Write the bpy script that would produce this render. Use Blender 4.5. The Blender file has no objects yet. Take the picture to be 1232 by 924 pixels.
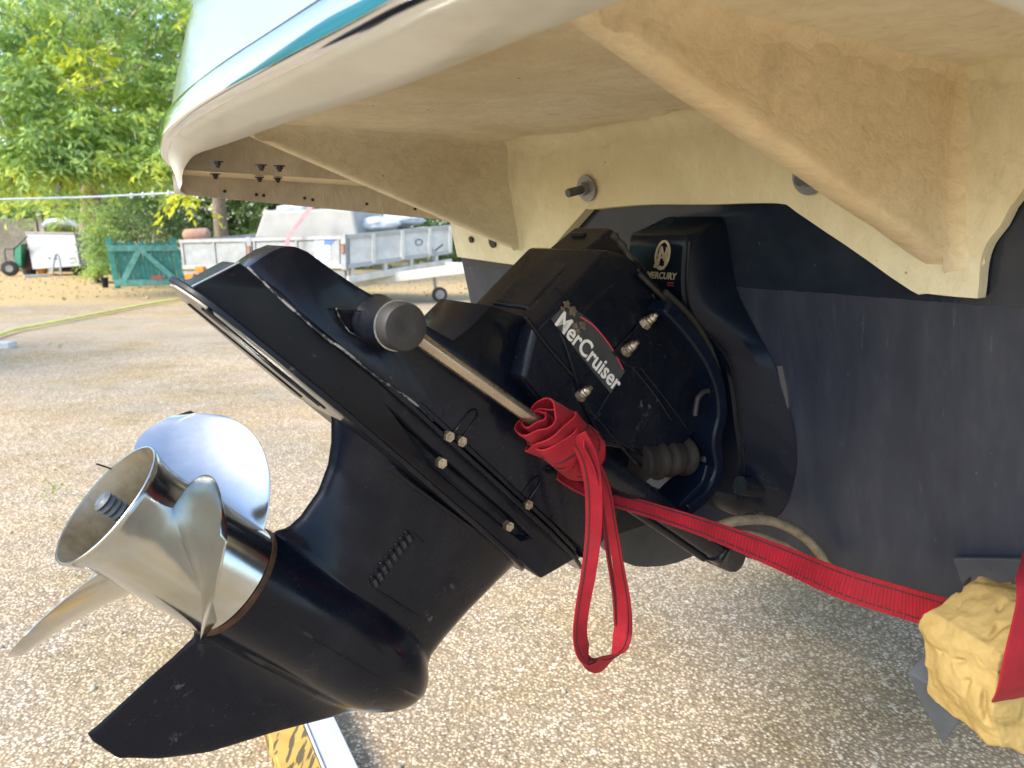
import bpy, bmesh, math, random
import numpy as np
from mathutils import Vector, Matrix, noise as mnoise

random.seed(7)
rng = np.random.default_rng(7)
sc = bpy.context.scene
col = sc.collection

# ------------------------------------------------------------------ camera, sky, sun, exposure
CAMH = 1.0
PITCH = math.radians(11.6)
camd = bpy.data.cameras.new('camera')
camd.sensor_width = 36.0
camd.lens = 36.0 * 913.0 / 1232.0
camd.clip_start = 0.02
camd.clip_end = 1000
camd.dof.use_dof = True
camd.dof.focus_distance = 0.95
camd.dof.aperture_fstop = 9.0
cam = bpy.data.objects.new('camera', camd)
cam.location = (0, 0, CAMH)
cam.rotation_euler = (math.radians(90) - PITCH, 0, 0)
col.objects.link(cam)
sc.camera = cam

SUN_EL, SUN_AZ = math.radians(43), math.radians(240)      # azimuth clockwise from +Y
wd = bpy.data.worlds.new('World')
sc.world = wd
wd.use_nodes = True
wn = wd.node_tree
bg = wn.nodes['Background']
sky = wn.nodes.new('ShaderNodeTexSky')
sky.sky_type = 'NISHITA'
sky.sun_disc = False
sky.sun_elevation = SUN_EL
sky.sun_rotation = SUN_AZ
sky.air_density = 1.0
sky.dust_density = 1.6
sky.ozone_density = 1.5
wn.links.new(sky.outputs[0], bg.inputs[0])
bg.inputs[1].default_value = 0.15
sund = bpy.data.lights.new('sun', 'SUN')
sund.energy = 1.45
sund.angle = math.radians(20)
sund.color = (1.0, 0.93, 0.82)
sun = bpy.data.objects.new('sun', sund)
sd = Vector((math.sin(SUN_AZ) * math.cos(SUN_EL), math.cos(SUN_AZ) * math.cos(SUN_EL), math.sin(SUN_EL)))
sun.rotation_euler = sd.to_track_quat('Z', 'Y').to_euler()
sun.location = sd * 30
col.objects.link(sun)
sc.view_settings.view_transform = 'Standard'
sc.view_settings.look = 'None'
sc.view_settings.gamma = 1
sc.view_settings.exposure = 1.66

# ------------------------------------------------------------------ survey: photograph pixels (1232 x 924) -> places in the scene
f_, CX, CY = 913.0, 616.0, 462.0
N = np.array
CAM = N([0, 0, CAMH])
RT = N([1, 0, 0.]); FWD = N([0, math.cos(PITCH), -math.sin(PITCH)]); DN = N([0, -math.sin(PITCH), -math.cos(PITCH)])
def ray(x, y): return RT * (x - CX) / f_ + DN * (y - CY) / f_ + FWD
def hit(x, y, P, n):
    d = ray(x, y); return CAM + d * (((P - CAM) @ n) / (d @ n))
Fv = N([.813, .582, 0]); Fv /= np.linalg.norm(Fv)          # boat: forward, starboard, up
Sv = N([Fv[1], -Fv[0], 0]); Uv = N([0, 0, 1.])
EL = math.radians(44.855)                                  # the drive is trimmed up
Av = Fv * math.cos(EL) - Uv * math.sin(EL); Wv = np.cross(Sv, Av)
P0 = CAM + .7 * ray(127, 605)                              # centre of the propeller hub's rear opening
B0 = Sv * (P0 @ Sv) + N([0, 0, -.2])                       # heights in the boat frame count from .2 m under the ground
def D(a, s, u): return P0 + a * Av + s * Sv + u * Wv       # drive frame: along the shaft, starboard, up
def B(x, s, z): return B0 + x * Fv + s * Sv + z * Uv       # boat frame
def toD(P): d = P - P0; return N([d @ Av, d @ Sv, d @ Wv])
def toB(P): d = P - B0; return N([d @ Fv, d @ Sv, d @ Uv])
def pD(x, y, s): return toD(hit(x, y, P0 + s * Sv, Sv))
def pB(x, y, s): return toB(hit(x, y, B0 + s * Sv, Sv))
def pZ(x, y, z): return toB(hit(x, y, B0 + z * Uv, Uv))
def pF(x, y, F): return toB(hit(x, y, B0 + F * Fv, Fv))
RAKE = math.radians(12.5); TX, TZ = .91, .9
tT = -Fv * math.sin(RAKE) + Uv * math.cos(RAKE); nT = np.cross(tT, Sv)
def pT(x, y, off=0.): return toB(hit(x, y, B(TX, 0, TZ) + off * nT, nT))
def tF(z): return TX - (z - TZ) * math.tan(RAKE)
def gnd(x, y, z=0.): return hit(x, y, N([0, 0, z]), Uv)
def dep(x, y, d): return CAM + ray(x, y) * d

# ------------------------------------------------------------------ object helpers
WM = {}
def thing(name, label, cat, loc, group=None):
    o = bpy.data.objects.new(name, None); col.objects.link(o)
    o.empty_display_size = .1
    o.location = tuple(loc); WM[o.name] = Matrix.Translation(Vector(loc))
    o['label'] = label; o['category'] = cat
    if group: o['group'] = group
    return o
def mo(name, V, Fc, mat, parent=None, smooth=None, bevel=0, seg=2, label=None, cat=None, group=None, kind=None):
    V = np.asarray(V, float)
    loc = np.zeros(3)
    if parent is None and kind != 'structure':
        loc = N([V[:, 0].mean(), V[:, 1].mean(), V[:, 2].min()])
    me = bpy.data.meshes.new(name)
    me.from_pydata((V - loc).tolist(), [], [list(map(int, q)) for q in Fc])
    me.validate(); me.update()
    bm = bmesh.new(); bm.from_mesh(me); bmesh.ops.recalc_face_normals(bm, faces=bm.faces); bm.to_mesh(me); bm.free()
    mats = mat if isinstance(mat, (list, tuple)) else [mat]
    for m in mats: me.materials.append(m)
    o = bpy.data.objects.new(name, me); col.objects.link(o)
    o.location = loc
    if smooth is not None:
        me.shade_smooth()
        if smooth < 180: me.set_sharp_from_angle(angle=math.radians(smooth))
    if bevel:
        me.shade_smooth()
        b = o.modifiers.new('bevel', 'BEVEL'); b.width = bevel; b.segments = seg; b.limit_method = 'ANGLE'
        b.angle_limit = math.radians(28); b.harden_normals = True
    if parent is not None:
        o.parent = parent; o.matrix_parent_inverse = WM[parent.name].inverted()
    WM[o.name] = Matrix.Translation(Vector(loc))
    if label: o['label'] = label
    if cat: o['category'] = cat
    if group: o['group'] = group
    if kind: o['kind'] = kind
    return o
class G:
    """collects shapes that make up one mesh"""
    def __init__(s): s.V = []; s.F = []
    def add(s, V, F):
        n = len(s.V); s.V += [tuple(v) for v in V]; s.F += [[i + n for i in q] for q in F]; return s
    def prism(s, A, Bq):
        n = len(A)
        return s.add(list(A) + list(Bq), [list(range(n))[::-1], list(range(n, 2 * n))] + [[i, (i + 1) % n, n + (i + 1) % n, n + i] for i in range(n)])
    def loft(s, rings, closed=True, c0=True, c1=True):
        n = len(rings[0]); V = [p for r in rings for p in r]; F = []
        for k in range(len(rings) - 1):
            for i in range(n if closed else n - 1):
                j = (i + 1) % n
                F.append([k * n + i, k * n + j, (k + 1) * n + j, (k + 1) * n + i])
        if closed and c0: F.append(list(range(n))[::-1])
        if closed and c1: F.append(list(range((len(rings) - 1) * n, len(rings) * n)))
        return s.add(V, F)
    def box(s, c, x, y, z):
        """centre and three half-axis vectors"""
        c, x, y, z = map(N, (c, x, y, z))
        V = [c + i * x + j * y + k * z for i in (-1, 1) for j in (-1, 1) for k in (-1, 1)]
        return s.add(V, [[0, 1, 3, 2], [4, 6, 7, 5], [0, 4, 5, 1], [2, 3, 7, 6], [0, 2, 6, 4], [1, 5, 7, 3]])
    def tube(s, pts, r, n=10, up=None, caps=True):
        pts = [N(p, ) if not isinstance(p, np.ndarray) else p for p in pts]
        rs = r if isinstance(r, (list, tuple, np.ndarray)) else [r] * len(pts)
        rings = []; ref = None
        for i, p in enumerate(pts):
            t = pts[min(i + 1, len(pts) - 1)] - pts[max(i - 1, 0)]
            nt = np.linalg.norm(t)
            t = t / nt if nt > 1e-9 else Uv
            if ref is None:
                ref = N(up) if up is not None else (Uv if abs(t[2]) < .9 else RT)
            x = ref - t * (ref @ t); x /= np.linalg.norm(x); ref = x
            y = np.cross(t, x)
            rings.append([p + rs[i] * (math.cos(2 * math.pi * k / n) * x + math.sin(2 * math.pi * k / n) * y) for k in range(n)])
        return s.loft(rings, True, caps, caps)
    def ribbon(s, pts, wdir, w, th):
        """flat band: centre line, width directions, width, thickness"""
        pts = [N(p) for p in pts]; rings = []
        for i, p in enumerate(pts):
            t = pts[min(i + 1, len(pts) - 1)] - pts[max(i - 1, 0)]; t = t / max(np.linalg.norm(t), 1e-9)
            d = N(wdir[i]); d = d - t * (d @ t); d /= np.linalg.norm(d)
            nrm = np.cross(t, d)
            ww = w[i] if isinstance(w, (list, tuple)) else w
            rings.append([p + d * ww / 2 + nrm * th / 2, p - d * ww / 2 + nrm * th / 2, p - d * ww / 2 - nrm * th / 2, p + d * ww / 2 - nrm * th / 2])
        return s.loft(rings)
    def disc(s, c, ax, r, h, n=16, r2=None):
        """short cylinder from c along ax"""
        c = N(c); ax = N(ax) / np.linalg.norm(ax)
        return s.tube([c, c + ax * h], [r, r if r2 is None else r2], n)
    def make(s, name, mat, parent=None, **k): return mo(name, s.V, s.F, mat, parent, **k)
def smoothpath(P, n=6):
    """Catmull-Rom through points"""
    P = [N(p, dtype=float) if False else np.array(p, float) for p in P]; out = []
    for i in range(len(P) - 1):
        p0, p1, p2, p3 = P[max(i - 1, 0)], P[i], P[i + 1], P[min(i + 2, len(P) - 1)]
        for k in range(n):
            t = k / n
            out.append(.5 * ((2 * p1) + (p2 - p0) * t + (2 * p0 - 5 * p1 + 4 * p2 - p3) * t * t + (3 * p1 - p0 - 3 * p2 + p3) * t ** 3))
    out.append(P[-1]); return out
def cut(o, cutters):
    """subtract shapes for good, then drop them"""
    tmp = []
    for g in cutters:
        c = g.make('cutter', o.data.materials[0], parent=None, kind='structure'); tmp.append(c)
        m = o.modifiers.new('cut', 'BOOLEAN'); m.object = c; m.operation = 'DIFFERENCE'; m.solver = 'EXACT'
        o.modifiers.move(len(o.modifiers) - 1, 0)
    dg = bpy.context.evaluated_depsgraph_get(); dg.update()
    me = bpy.data.meshes.new_from_object(o.evaluated_get(dg))
    o.modifiers.clear(); o.data = me
    for c in tmp: bpy.data.objects.remove(c)
def text_mesh(name, body, size, origin, xdir, ydir, mat, parent, thick=.0006, bold=.0, shear=0., sx=1.):
    cu = bpy.data.curves.new(name, 'FONT'); cu.body = body; cu.size = size; cu.extrude = thick / 2; cu.offset = bold; cu.shear = shear
    cu.resolution_u = 3
    t = bpy.data.objects.new('tmp', cu); col.objects.link(t)
    dg = bpy.context.evaluated_depsgraph_get(); dg.update()
    me = bpy.data.meshes.new_from_object(t.evaluated_get(dg))
    V = N([v.co[:] for v in me.vertices]); Fc = [list(p.vertices) for p in me.polygons]
    bpy.data.objects.remove(t)
    x = N(xdir) / np.linalg.norm(xdir); y = N(ydir) / np.linalg.norm(ydir); z = np.cross(x, y)
    W = N(origin) + V[:, :1] * x * sx + V[:, 1:2] * y + V[:, 2:3] * z
    return mo(name, W, Fc, mat, parent)

# ------------------------------------------------------------------ materials
class M:
    def __init__(s, name, base=(.5, .5, .5), rough=.5, metal=0., spec=.5, coat=0.):
        s.m = bpy.data.materials.new(name); s.m.use_nodes = True
        s.t = s.m.node_tree; s.n = s.t.nodes; s.b = s.n['Principled BSDF']
        s.b.inputs['Base Color'].default_value = (*base, 1); s.b.inputs['Roughness'].default_value = rough
        s.b.inputs['Metallic'].default_value = metal; s.b.inputs['Specular IOR Level'].default_value = spec
        s.b.inputs['Coat Weight'].default_value = coat; s.b.inputs['Coat Roughness'].default_value = .08
        s.tc = s.n.new('ShaderNodeTexCoord')
        s.co = s.tc.outputs['Object']
    def link(s, a, b): s.t.links.new(a, b)
    def map(s, scale=(1, 1, 1), rot=(0, 0, 0)):
        n = s.n.new('ShaderNodeMapping'); n.inputs['Scale'].default_value = scale; n.inputs['Rotation'].default_value = rot
        s.link(s.co, n.inputs[0]); return n.outputs[0]
    def noise(s, scale, detail=5, rough=.6, vec=None, dist=0.):
        n = s.n.new('ShaderNodeTexNoise'); n.inputs['Scale'].default_value = scale; n.inputs['Detail'].default_value = detail
        n.inputs['Roughness'].default_value = rough; n.inputs['Distortion'].default_value = dist
        s.link(vec if vec is not None else s.co, n.inputs['Vector']); return n.outputs['Fac']
    def voro(s, scale, feature='F1', vec=None, out='Distance', rnd=1.):
        n = s.n.new('ShaderNodeTexVoronoi'); n.inputs['Scale'].default_value = scale; n.feature = feature; n.inputs['Randomness'].default_value = rnd
        s.link(vec if vec is not None else s.co, n.inputs['Vector']); return n.outputs[out]
    def ramp(s, fac, stops, interp='LINEAR'):
        n = s.n.new('ShaderNodeValToRGB'); cr = n.color_ramp; cr.interpolation = interp
        while len(cr.elements) < len(stops): cr.elements.new(.5)
        for e, (p, c) in zip(cr.elements, stops):
            e.position = p; e.color = (*c, 1) if isinstance(c, tuple) else (c, c, c, 1)
        s.link(fac, n.inputs[0]); return n.outputs[0]
    def mix(s, fac, a, b, typ='MIX'):
        n = s.n.new('ShaderNodeMix'); n.data_type = 'RGBA'; n.blend_type = typ
        for i, v in ((0, fac), (6, a), (7, b)):
            if isinstance(v, tuple): n.inputs[i].default_value = (*v, 1)
            elif isinstance(v, (int, float)): n.inputs[i].default_value = v
            else: s.link(v, n.inputs[i])
        return n.outputs[2]
    def math(s, op, a, b=0.):
        n = s.n.new('ShaderNodeMath'); n.operation = op
        for i, v in ((0, a), (1, b)):
            if isinstance(v, (int, float)): n.inputs[i].default_value = v
            else: s.link(v, n.inputs[i])
        return n.outputs[0]
    def sep(s, vec=None):
        n = s.n.new('ShaderNodeSeparateXYZ'); s.link(vec if vec is not None else s.co, n.inputs[0]); return n.outputs
    def col(s, v): s.link(v, s.b.inputs['Base Color']); return s
    def rgh(s, v): s.link(v, s.b.inputs['Roughness']); return s
    def bump(s, h, strength=.3, dist=.002, prev=None):
        n = s.n.new('ShaderNodeBump'); n.inputs['Strength'].default_value = strength; n.inputs['Distance'].default_value = dist
        s.link(h, n.inputs['Height'])
        if prev is not None: s.link(prev, n.inputs['Normal'])
        s.link(n.outputs[0], s.b.inputs['Normal']); return n.outputs[0]

def simple(name, base, rough=.5, metal=0., var=.25, nscale=8., bump=0., bscale=60.):
    m = M(name, base, rough, metal)
    n = m.noise(nscale, 6)
    lo = tuple(c * (1 - var) for c in base); hi = tuple(min(1, c * (1 + var)) for c in base)
    m.col(m.ramp(n, [(.3, lo), (.7, hi)]))
    m.rgh(m.ramp(m.noise(nscale * 2.3), [(.3, max(.05, rough - .12)), (.7, min(1, rough + .12))]))
    if bump: m.bump(m.noise(bscale, 4), bump, .002)
    return m.m
def black_paint(name, base=(.004, .006, .012), rough=.20, dust=.2):
    m = M(name, base, rough, 0, .20, .08)
    d = m.ramp(m.noise(7., 8, .65, dist=.6), [(.48, 0.), (.72, 1.)])
    fine = m.ramp(m.noise(160., 4, .7), [(.45, 0.), (.75, 1.)])
    dd = m.math('MULTIPLY', d, m.math('ADD', .45, m.math('MULTIPLY', fine, .55)))
    dd = m.math('MULTIPLY', dd, dust)
    sp = m.ramp(m.voro(190.), [(.05, 1.), (.11, 0.)])
    sp = m.math('MULTIPLY', sp, m.ramp(m.noise(30., 3), [(.56, 0.), (.66, 1.)]))
    c = m.mix(dd, base, (.09, .085, .08))
    c = m.mix(m.math('MULTIPLY', sp, .25), c, (.25, .24, .22))
    chip = m.math('MULTIPLY', m.ramp(m.noise(55., 6, .75), [(.60, 0.), (.64, 1.)]), m.ramp(m.noise(8., 4), [(.60, 0.), (.66, 1.)]))
    c = m.mix(m.math('MULTIPLY', chip, .35), c, (.20, .18, .15))
    scr = m.math('MULTIPLY', m.ramp(m.noise(60., 3, .6, m.map((.25, 3., 3.), (.4, .5, .6)), 1.2), [(.655, 0.), (.68, 1.)]), m.ramp(m.noise(11., 4), [(.52, 0.), (.6, 1.)]))
    c = m.mix(m.math('MULTIPLY', scr, .14), c, (.22, .21, .20))
    m.col(c)
    m.rgh(m.math('ADD', m.ramp(m.noise(14., 6), [(.3, rough - .08), (.7, rough + .14)]), m.math('MULTIPLY', dd, .5)))
    m.bump(m.noise(420., 2), .06, .0006)
    return m.m
BLK = black_paint('black_enamel')
BLK2 = black_paint('black_enamel_dusty', (.006, .008, .013), .32, .22)
NAVY = black_paint('deep_navy_enamel', (.003, .007, .017), .3, .08)
MATTE = black_paint('matte_black_plastic', (.014, .016, .019), .5, .3)
RUB = simple('dark_rubber', (.03, .028, .026), .6, 0, .3, 30, .2, 200)
BELL = simple('brown_rubber', (.020, .015, .011), .75, 0, .35, 25, .3, 150)

def mk_steel():
    m = M('polished_stainless', (.66, .66, .64), .14, 1.)
    n = m.noise(9., 8, .62, dist=.4)
    m.col(m.ramp(n, [(.3, (.38, .40, .40)), (.62, (.55, .575, .575))]))
    sc_ = m.noise(150., 6, .75, m.map((1, 1, 12)))
    m.rgh(m.ramp(m.math('ADD', m.math('MULTIPLY', n, .6), m.math('MULTIPLY', sc_, .4)), [(.35, .07), (.65, .21)]))
    p = m.bump(m.noise(22., 3), .06, .004)
    m.bump(sc_, .07, .0006, p)
    return m.m
STEEL = mk_steel()
def mk_hubin():
    m = M('stained_steel', (.4, .33, .22), .42, .75)
    m.col(m.ramp(m.noise(28., 7, .7), [(.3, (.25, .20, .12)), (.5, (.42, .36, .25)), (.75, (.52, .48, .4))]))
    return m.m
HUBIN = mk_hubin()
CHROME = M('chrome_trim', (.78, .79, .80), .07, 1.).m
RUST = simple('rusty_ring', (.085, .042, .024), .6, .4, .5, 60)
BOLT = simple('tarnished_bolt', (.42, .37, .29), .34, .9, .4, 70, .2, 300)
GALV = simple('grey_washer', (.30, .31, .31), .45, .8, .2, 60)
ROD = simple('bronzed_rod', (.42, .36, .28), .28, .9, .2, 18)
THREAD = simple('grey_thread', (.10, .115, .13), .55, .35, .2, 90)

def mk_fibre(name, base, hi, lo, ydir):
    m = M(name, base, .62, 0, .3)
    big = m.noise(3.2, 6, .6)
    fib = m.noise(38., 7, .72, m.map(ydir), .8)
    fib2 = m.noise(110., 3, .6, m.map(ydir), .5)
    c = m.ramp(big, [(.28, lo), (.5, base), (.75, hi)])
    c = m.mix(m.ramp(fib, [(.42, 0.), (.70, .5)]), c, lo)
    st = m.ramp(m.noise(11., 7, .75), [(.56, 0.), (.74, .38)])
    c = m.mix(st, c, tuple(v * .55 for v in lo))
    spk = m.math('MULTIPLY', m.ramp(m.voro(26.), [(.035, 1.), (.06, 0.)]), m.ramp(m.noise(9., 2), [(.58, 0.), (.62, .8)]))
    c = m.mix(spk, c, (.08, .05, .03))
    m.col(c)
    h = m.math('ADD', m.math('MULTIPLY', fib, .7), m.math('MULTIPLY', fib2, .3))
    p = m.bump(m.noise(6., 4), .35, .02)
    m.bump(h, .8, .005, p)
    return m.m
FIB = mk_fibre('raw_fibreglass', (.73, .65, .46), (.81, .74, .57), (.56, .46, .28), (1, 1, 1.6))
FIB_BOUNCE = mk_fibre('bounce_tinted_fibreglass', (.80, .66, .42), (.87, .75, .53), (.64, .48, .27), (1, 1, 1.6))  # starboard rib: warm bounce light put into the resin colour
FIBY = mk_fibre('yellowed_fibreglass', (.75, .69, .46), (.81, .76, .56), (.63, .55, .33), (1, 1, .6))
FIBD = mk_fibre('grimy_fibreglass', (.68, .62, .52), (.76, .70, .60), (.42, .36, .27), (1, 1, .5))
GELW = M('cream_gelcoat', (.27, .315, .325), .14, 0, .5, .6)
GELW.col(GELW.ramp(GELW.noise(4., 6), [(.3, (.255, .305, .315)), (.7, (.29, .33, .335))]))
GELW = GELW.m
LIPM = M('cream_lip', (.72, .66, .52), .34, 0, .5, .2)
LIPM.col(LIPM.mix(LIPM.ramp(LIPM.noise(8., 7, .7), [(.5, 0.), (.75, .5)]), LIPM.ramp(LIPM.noise(3., 5), [(.3, (.64, .65, .58)), (.7, (.74, .755, .69))]), (.50, .40, .27)))
LIPM.bump(LIPM.noise(40., 4), .12, .002); LIPM = LIPM.m

def mk_hull():
    m = M('hull_paint', (.05, .055, .065), .5, 0, .5)
    x, y, z = m.sep()
    wl = 1.121 - .2
    wob = m.math('MULTIPLY', m.math('SUBTRACT', m.noise(60., 3), .5), .004)
    above = m.math('GREATER_THAN', m.math('ADD', z, wob), wl)
    strk = m.noise(30., 7, .7, m.map((1.3, 1.3, .06)), .3)
    big = m.noise(5., 5)
    low = m.ramp(m.math('ADD', m.math('MULTIPLY', strk, .6), m.math('MULTIPLY', big, .4)), [(.34, (.014, .020, .034)), (.5, (.024, .031, .049)), (.66, (.043, .050, .067))])
    run = m.ramp(m.noise(90., 5, .7, m.map((1, 1, .03)), .5), [(.64, 0.), (.74, .22)])
    low = m.mix(run, low, (.30, .28, .24))
    up = m.ramp(m.noise(25., 6), [(.3, (.010, .016, .028)), (.75, (.020, .028, .042))])
    spk = m.math('MULTIPLY', m.ramp(m.voro(70.), [(.03, 1.), (.06, 0.)]), m.ramp(m.noise(12., 2), [(.58, 0.), (.62, .6)]))
    c = m.mix(above, low, up)
    c = m.mix(spk, c, (.3, .3, .28))
    m.col(c)
    m.rgh(m.math('ADD', .40, m.math('MULTIPLY', above, -.28)))
    m.bump(m.math('ADD', strk, m.math('MULTIPLY', m.noise(300., 2), .3)), .16, .002)
    return m.m
HULL = mk_hull()

def mk_strap():
    m = M('red_webbing', (.55, .012, .022), .72, 0, .3)
    m.col(m.mix(m.ramp(m.noise(18., 6, .7), [(.55, 0.), (.75, .45)]), m.ramp(m.noise(26., 5), [(.3, (.23, .004, .011)), (.7, (.36, .009, .020))]), (.13, .02, .02)))
    m.bump(m.noise(700., 2), .3, .001)
    m.b.inputs['Sheen Weight'].default_value = .03
    return m.m
STRAP = mk_strap()
STITCH = simple('dark_stitch', (.05, .008, .01), .8)
def mk_foam():
    m = M('yellow_foam', (.62, .42, .12), .95, 0, .1)
    m.col(m.ramp(m.noise(16., 7, .65), [(.3, (.36, .25, .085)), (.6, (.47, .34, .13)), (.85, (.41, .29, .10))]))
    m.bump(m.voro(420.), .5, .002); p = m.bump(m.voro(120., 'F1'), .25, .003)
    m.bump(m.noise(45., 4), .35, .005, p)
    m.b.inputs['Subsurface Weight'].default_value = .0
    return m.m
FOAM = mk_foam()
SHEET = simple('dark_sheet_metal', (.075, .085, .10), .38, .3, .25, 12, .15, 120)
BRAID = simple('grimy_hose', (.22, .18, .11), .5, .2, .4, 70, .4, 400)
WHITEP = simple('white_paint', (.48, .51, .54), .4, 0, .08, 6)

def mk_ground():
    m = M('gravel_yard', (.4, .34, .26), .88, 0, .3)
    v = m.n.new('ShaderNodeTexVoronoi'); v.inputs['Scale'].default_value = 145.; m.link(m.co, v.inputs['Vector'])
    rnd = m.sep(v.outputs['Color'])[0]
    stone = m.ramp(rnd, [(0., (.19, .15, .095)), (.3, (.38, .305, .205)), (.6, (.54, .45, .32)), (.85, (.66, .57, .43)), (1., (.78, .71, .58))])
    gap = m.ramp(v.outputs['Distance'], [(.32, 0.), (.62, 1.)])
    c = m.mix(m.math('MULTIPLY', gap, .88), stone, (.20, .16, .11))
    v2 = m.n.new('ShaderNodeTexVoronoi'); v2.inputs['Scale'].default_value = 46.; m.link(m.co, v2.inputs['Vector'])
    pick = m.math('GREATER_THAN', m.sep(v2.outputs['Color'])[1], .86)
    big = m.math('MULTIPLY', pick, m.ramp(v2.outputs['Distance'], [(.26, 1.), (.36, 0.)]))
    c = m.mix(big, c, m.ramp(m.sep(v2.outputs['Color'])[2], [(0., (.22, .17, .11)), (.6, (.46, .385, .28)), (1., (.62, .56, .46))]))
    # moss and dirt patches, pinkish worn tarmac, straw
    p1 = m.ramp(m.noise(1.6, 8, .66), [(.44, 0.), (.62, .68)])
    c = m.mix(p1, c, (.84, .76, .50), 'MULTIPLY')
    p2 = m.ramp(m.noise(.55, 5, .55, m.map((1, 1.8, 1))), [(.36, 0.), (.60, .6)])
    c = m.mix(p2, c, (1.55, 1.40, 1.26), 'MULTIPLY')
    p4 = m.ramp(m.noise(2.6, 7, .7), [(.54, 0.), (.68, .62)])
    c = m.mix(p4, c, (.60, .62, .40), 'MULTIPLY')
    c = m.mix(m.ramp(m.noise(6.5, 6, .7), [(.4, 0.), (.7, .25)]), c, (.54, .43, .29))
    x, y, z = m.sep()
    yy = m.math('ADD', y, m.math('MULTIPLY', m.math('SUBTRACT', m.noise(.9, 5), .5), 1.6))
    yy = m.math('ADD', yy, m.math('MULTIPLY', x, -.10))
    far = m.ramp(m.math('DIVIDE', yy, 40.), [(.262, 0.), (.285, 1.)])
    straw = m.ramp(m.noise(22., 7, .75), [(.3, (.30, .20, .085)), (.5, (.50, .36, .18)), (.72, (.62, .49, .28))])
    c = m.mix(far, c, straw)
    lane = m.ramp(m.math('ABSOLUTE', m.math('SUBTRACT', m.math('DIVIDE', yy, 40.), .20)), [(.012, .4), (.035, 0.)])
    c = m.mix(lane, c, (.42, .34, .25))
    m.col(c)
    h = m.ramp(v.outputs['Distance'], [(.0, 1.), (.6, .25), (.9, 0.)])
    p = m.bump(m.noise(3., 6), .25, .05)
    m.bump(m.math('ADD', h, m.math('MULTIPLY', rnd, .4)), .5, .005, p)
    return m.m
GROUND = mk_ground()
# ------------------------------------------------------------------ ground
def ground():
    V, Fc = [], []
    xs = sorted(set([-400, -150, -60] + list(np.linspace(-30, 30, 41)) + [60, 150, 400])); ys = sorted(set([-300, -80, -30] + list(np.linspace(-12, 40, 41)) + [90, 200, 500]))
    for y in ys:
        for x in xs:
            V.append((x, y, 0.0))
    n = len(xs)
    for j in range(len(ys) - 1):
        for i in range(n - 1): Fc.append([j * n + i, j * n + i + 1, (j + 1) * n + i + 1, (j + 1) * n + i])
    mo('ground', V, Fc, GROUND, kind='structure')
ground()

# ------------------------------------------------------------------ boat: hull, transom, swim platform
boat = thing('boat', 'dark hulled motor boat with tan fibreglass swim platform seen from under its stern', 'boat', B(.95, 0, .7))
def hull():
    g = G()
    # transom, a raked V-bottomed plate, then sections running forward to the bow
    def section(Fo, wb, zk, zt):
        pts = []
        half = [(0, 0.), (.5, .035), (.92, .075), (1.0, .12), (1.06, .35), (1.09, .75)]
        for t, dz in half: pts.append((t * wb, zk + dz))
        pts[-1] = (pts[-1][0], zt)
        full = [(-s, z) for s, z in pts[::-1]] + pts[1:]
        return full
    rings = []
    for k, (dF, wb, zk, zt) in enumerate([(0, .60, .683, 1.75), (1.2, .62, .66, 1.78), (2.6, .55, .66, 1.85), (3.6, .34, .74, 1.95), (4.3, .06, 1.0, 2.05)]):
        r = []
        for s, z in section(0, wb, zk, zt):
            F = (tF(z) if k == 0 else TX + dF)
            r.append(B(F, s + .015, z))
        rings.append(r)
    g.loft(rings, True, True, True)
    mo('hull', g.V, g.F, HULL, boat, smooth=25)
hull()

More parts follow.
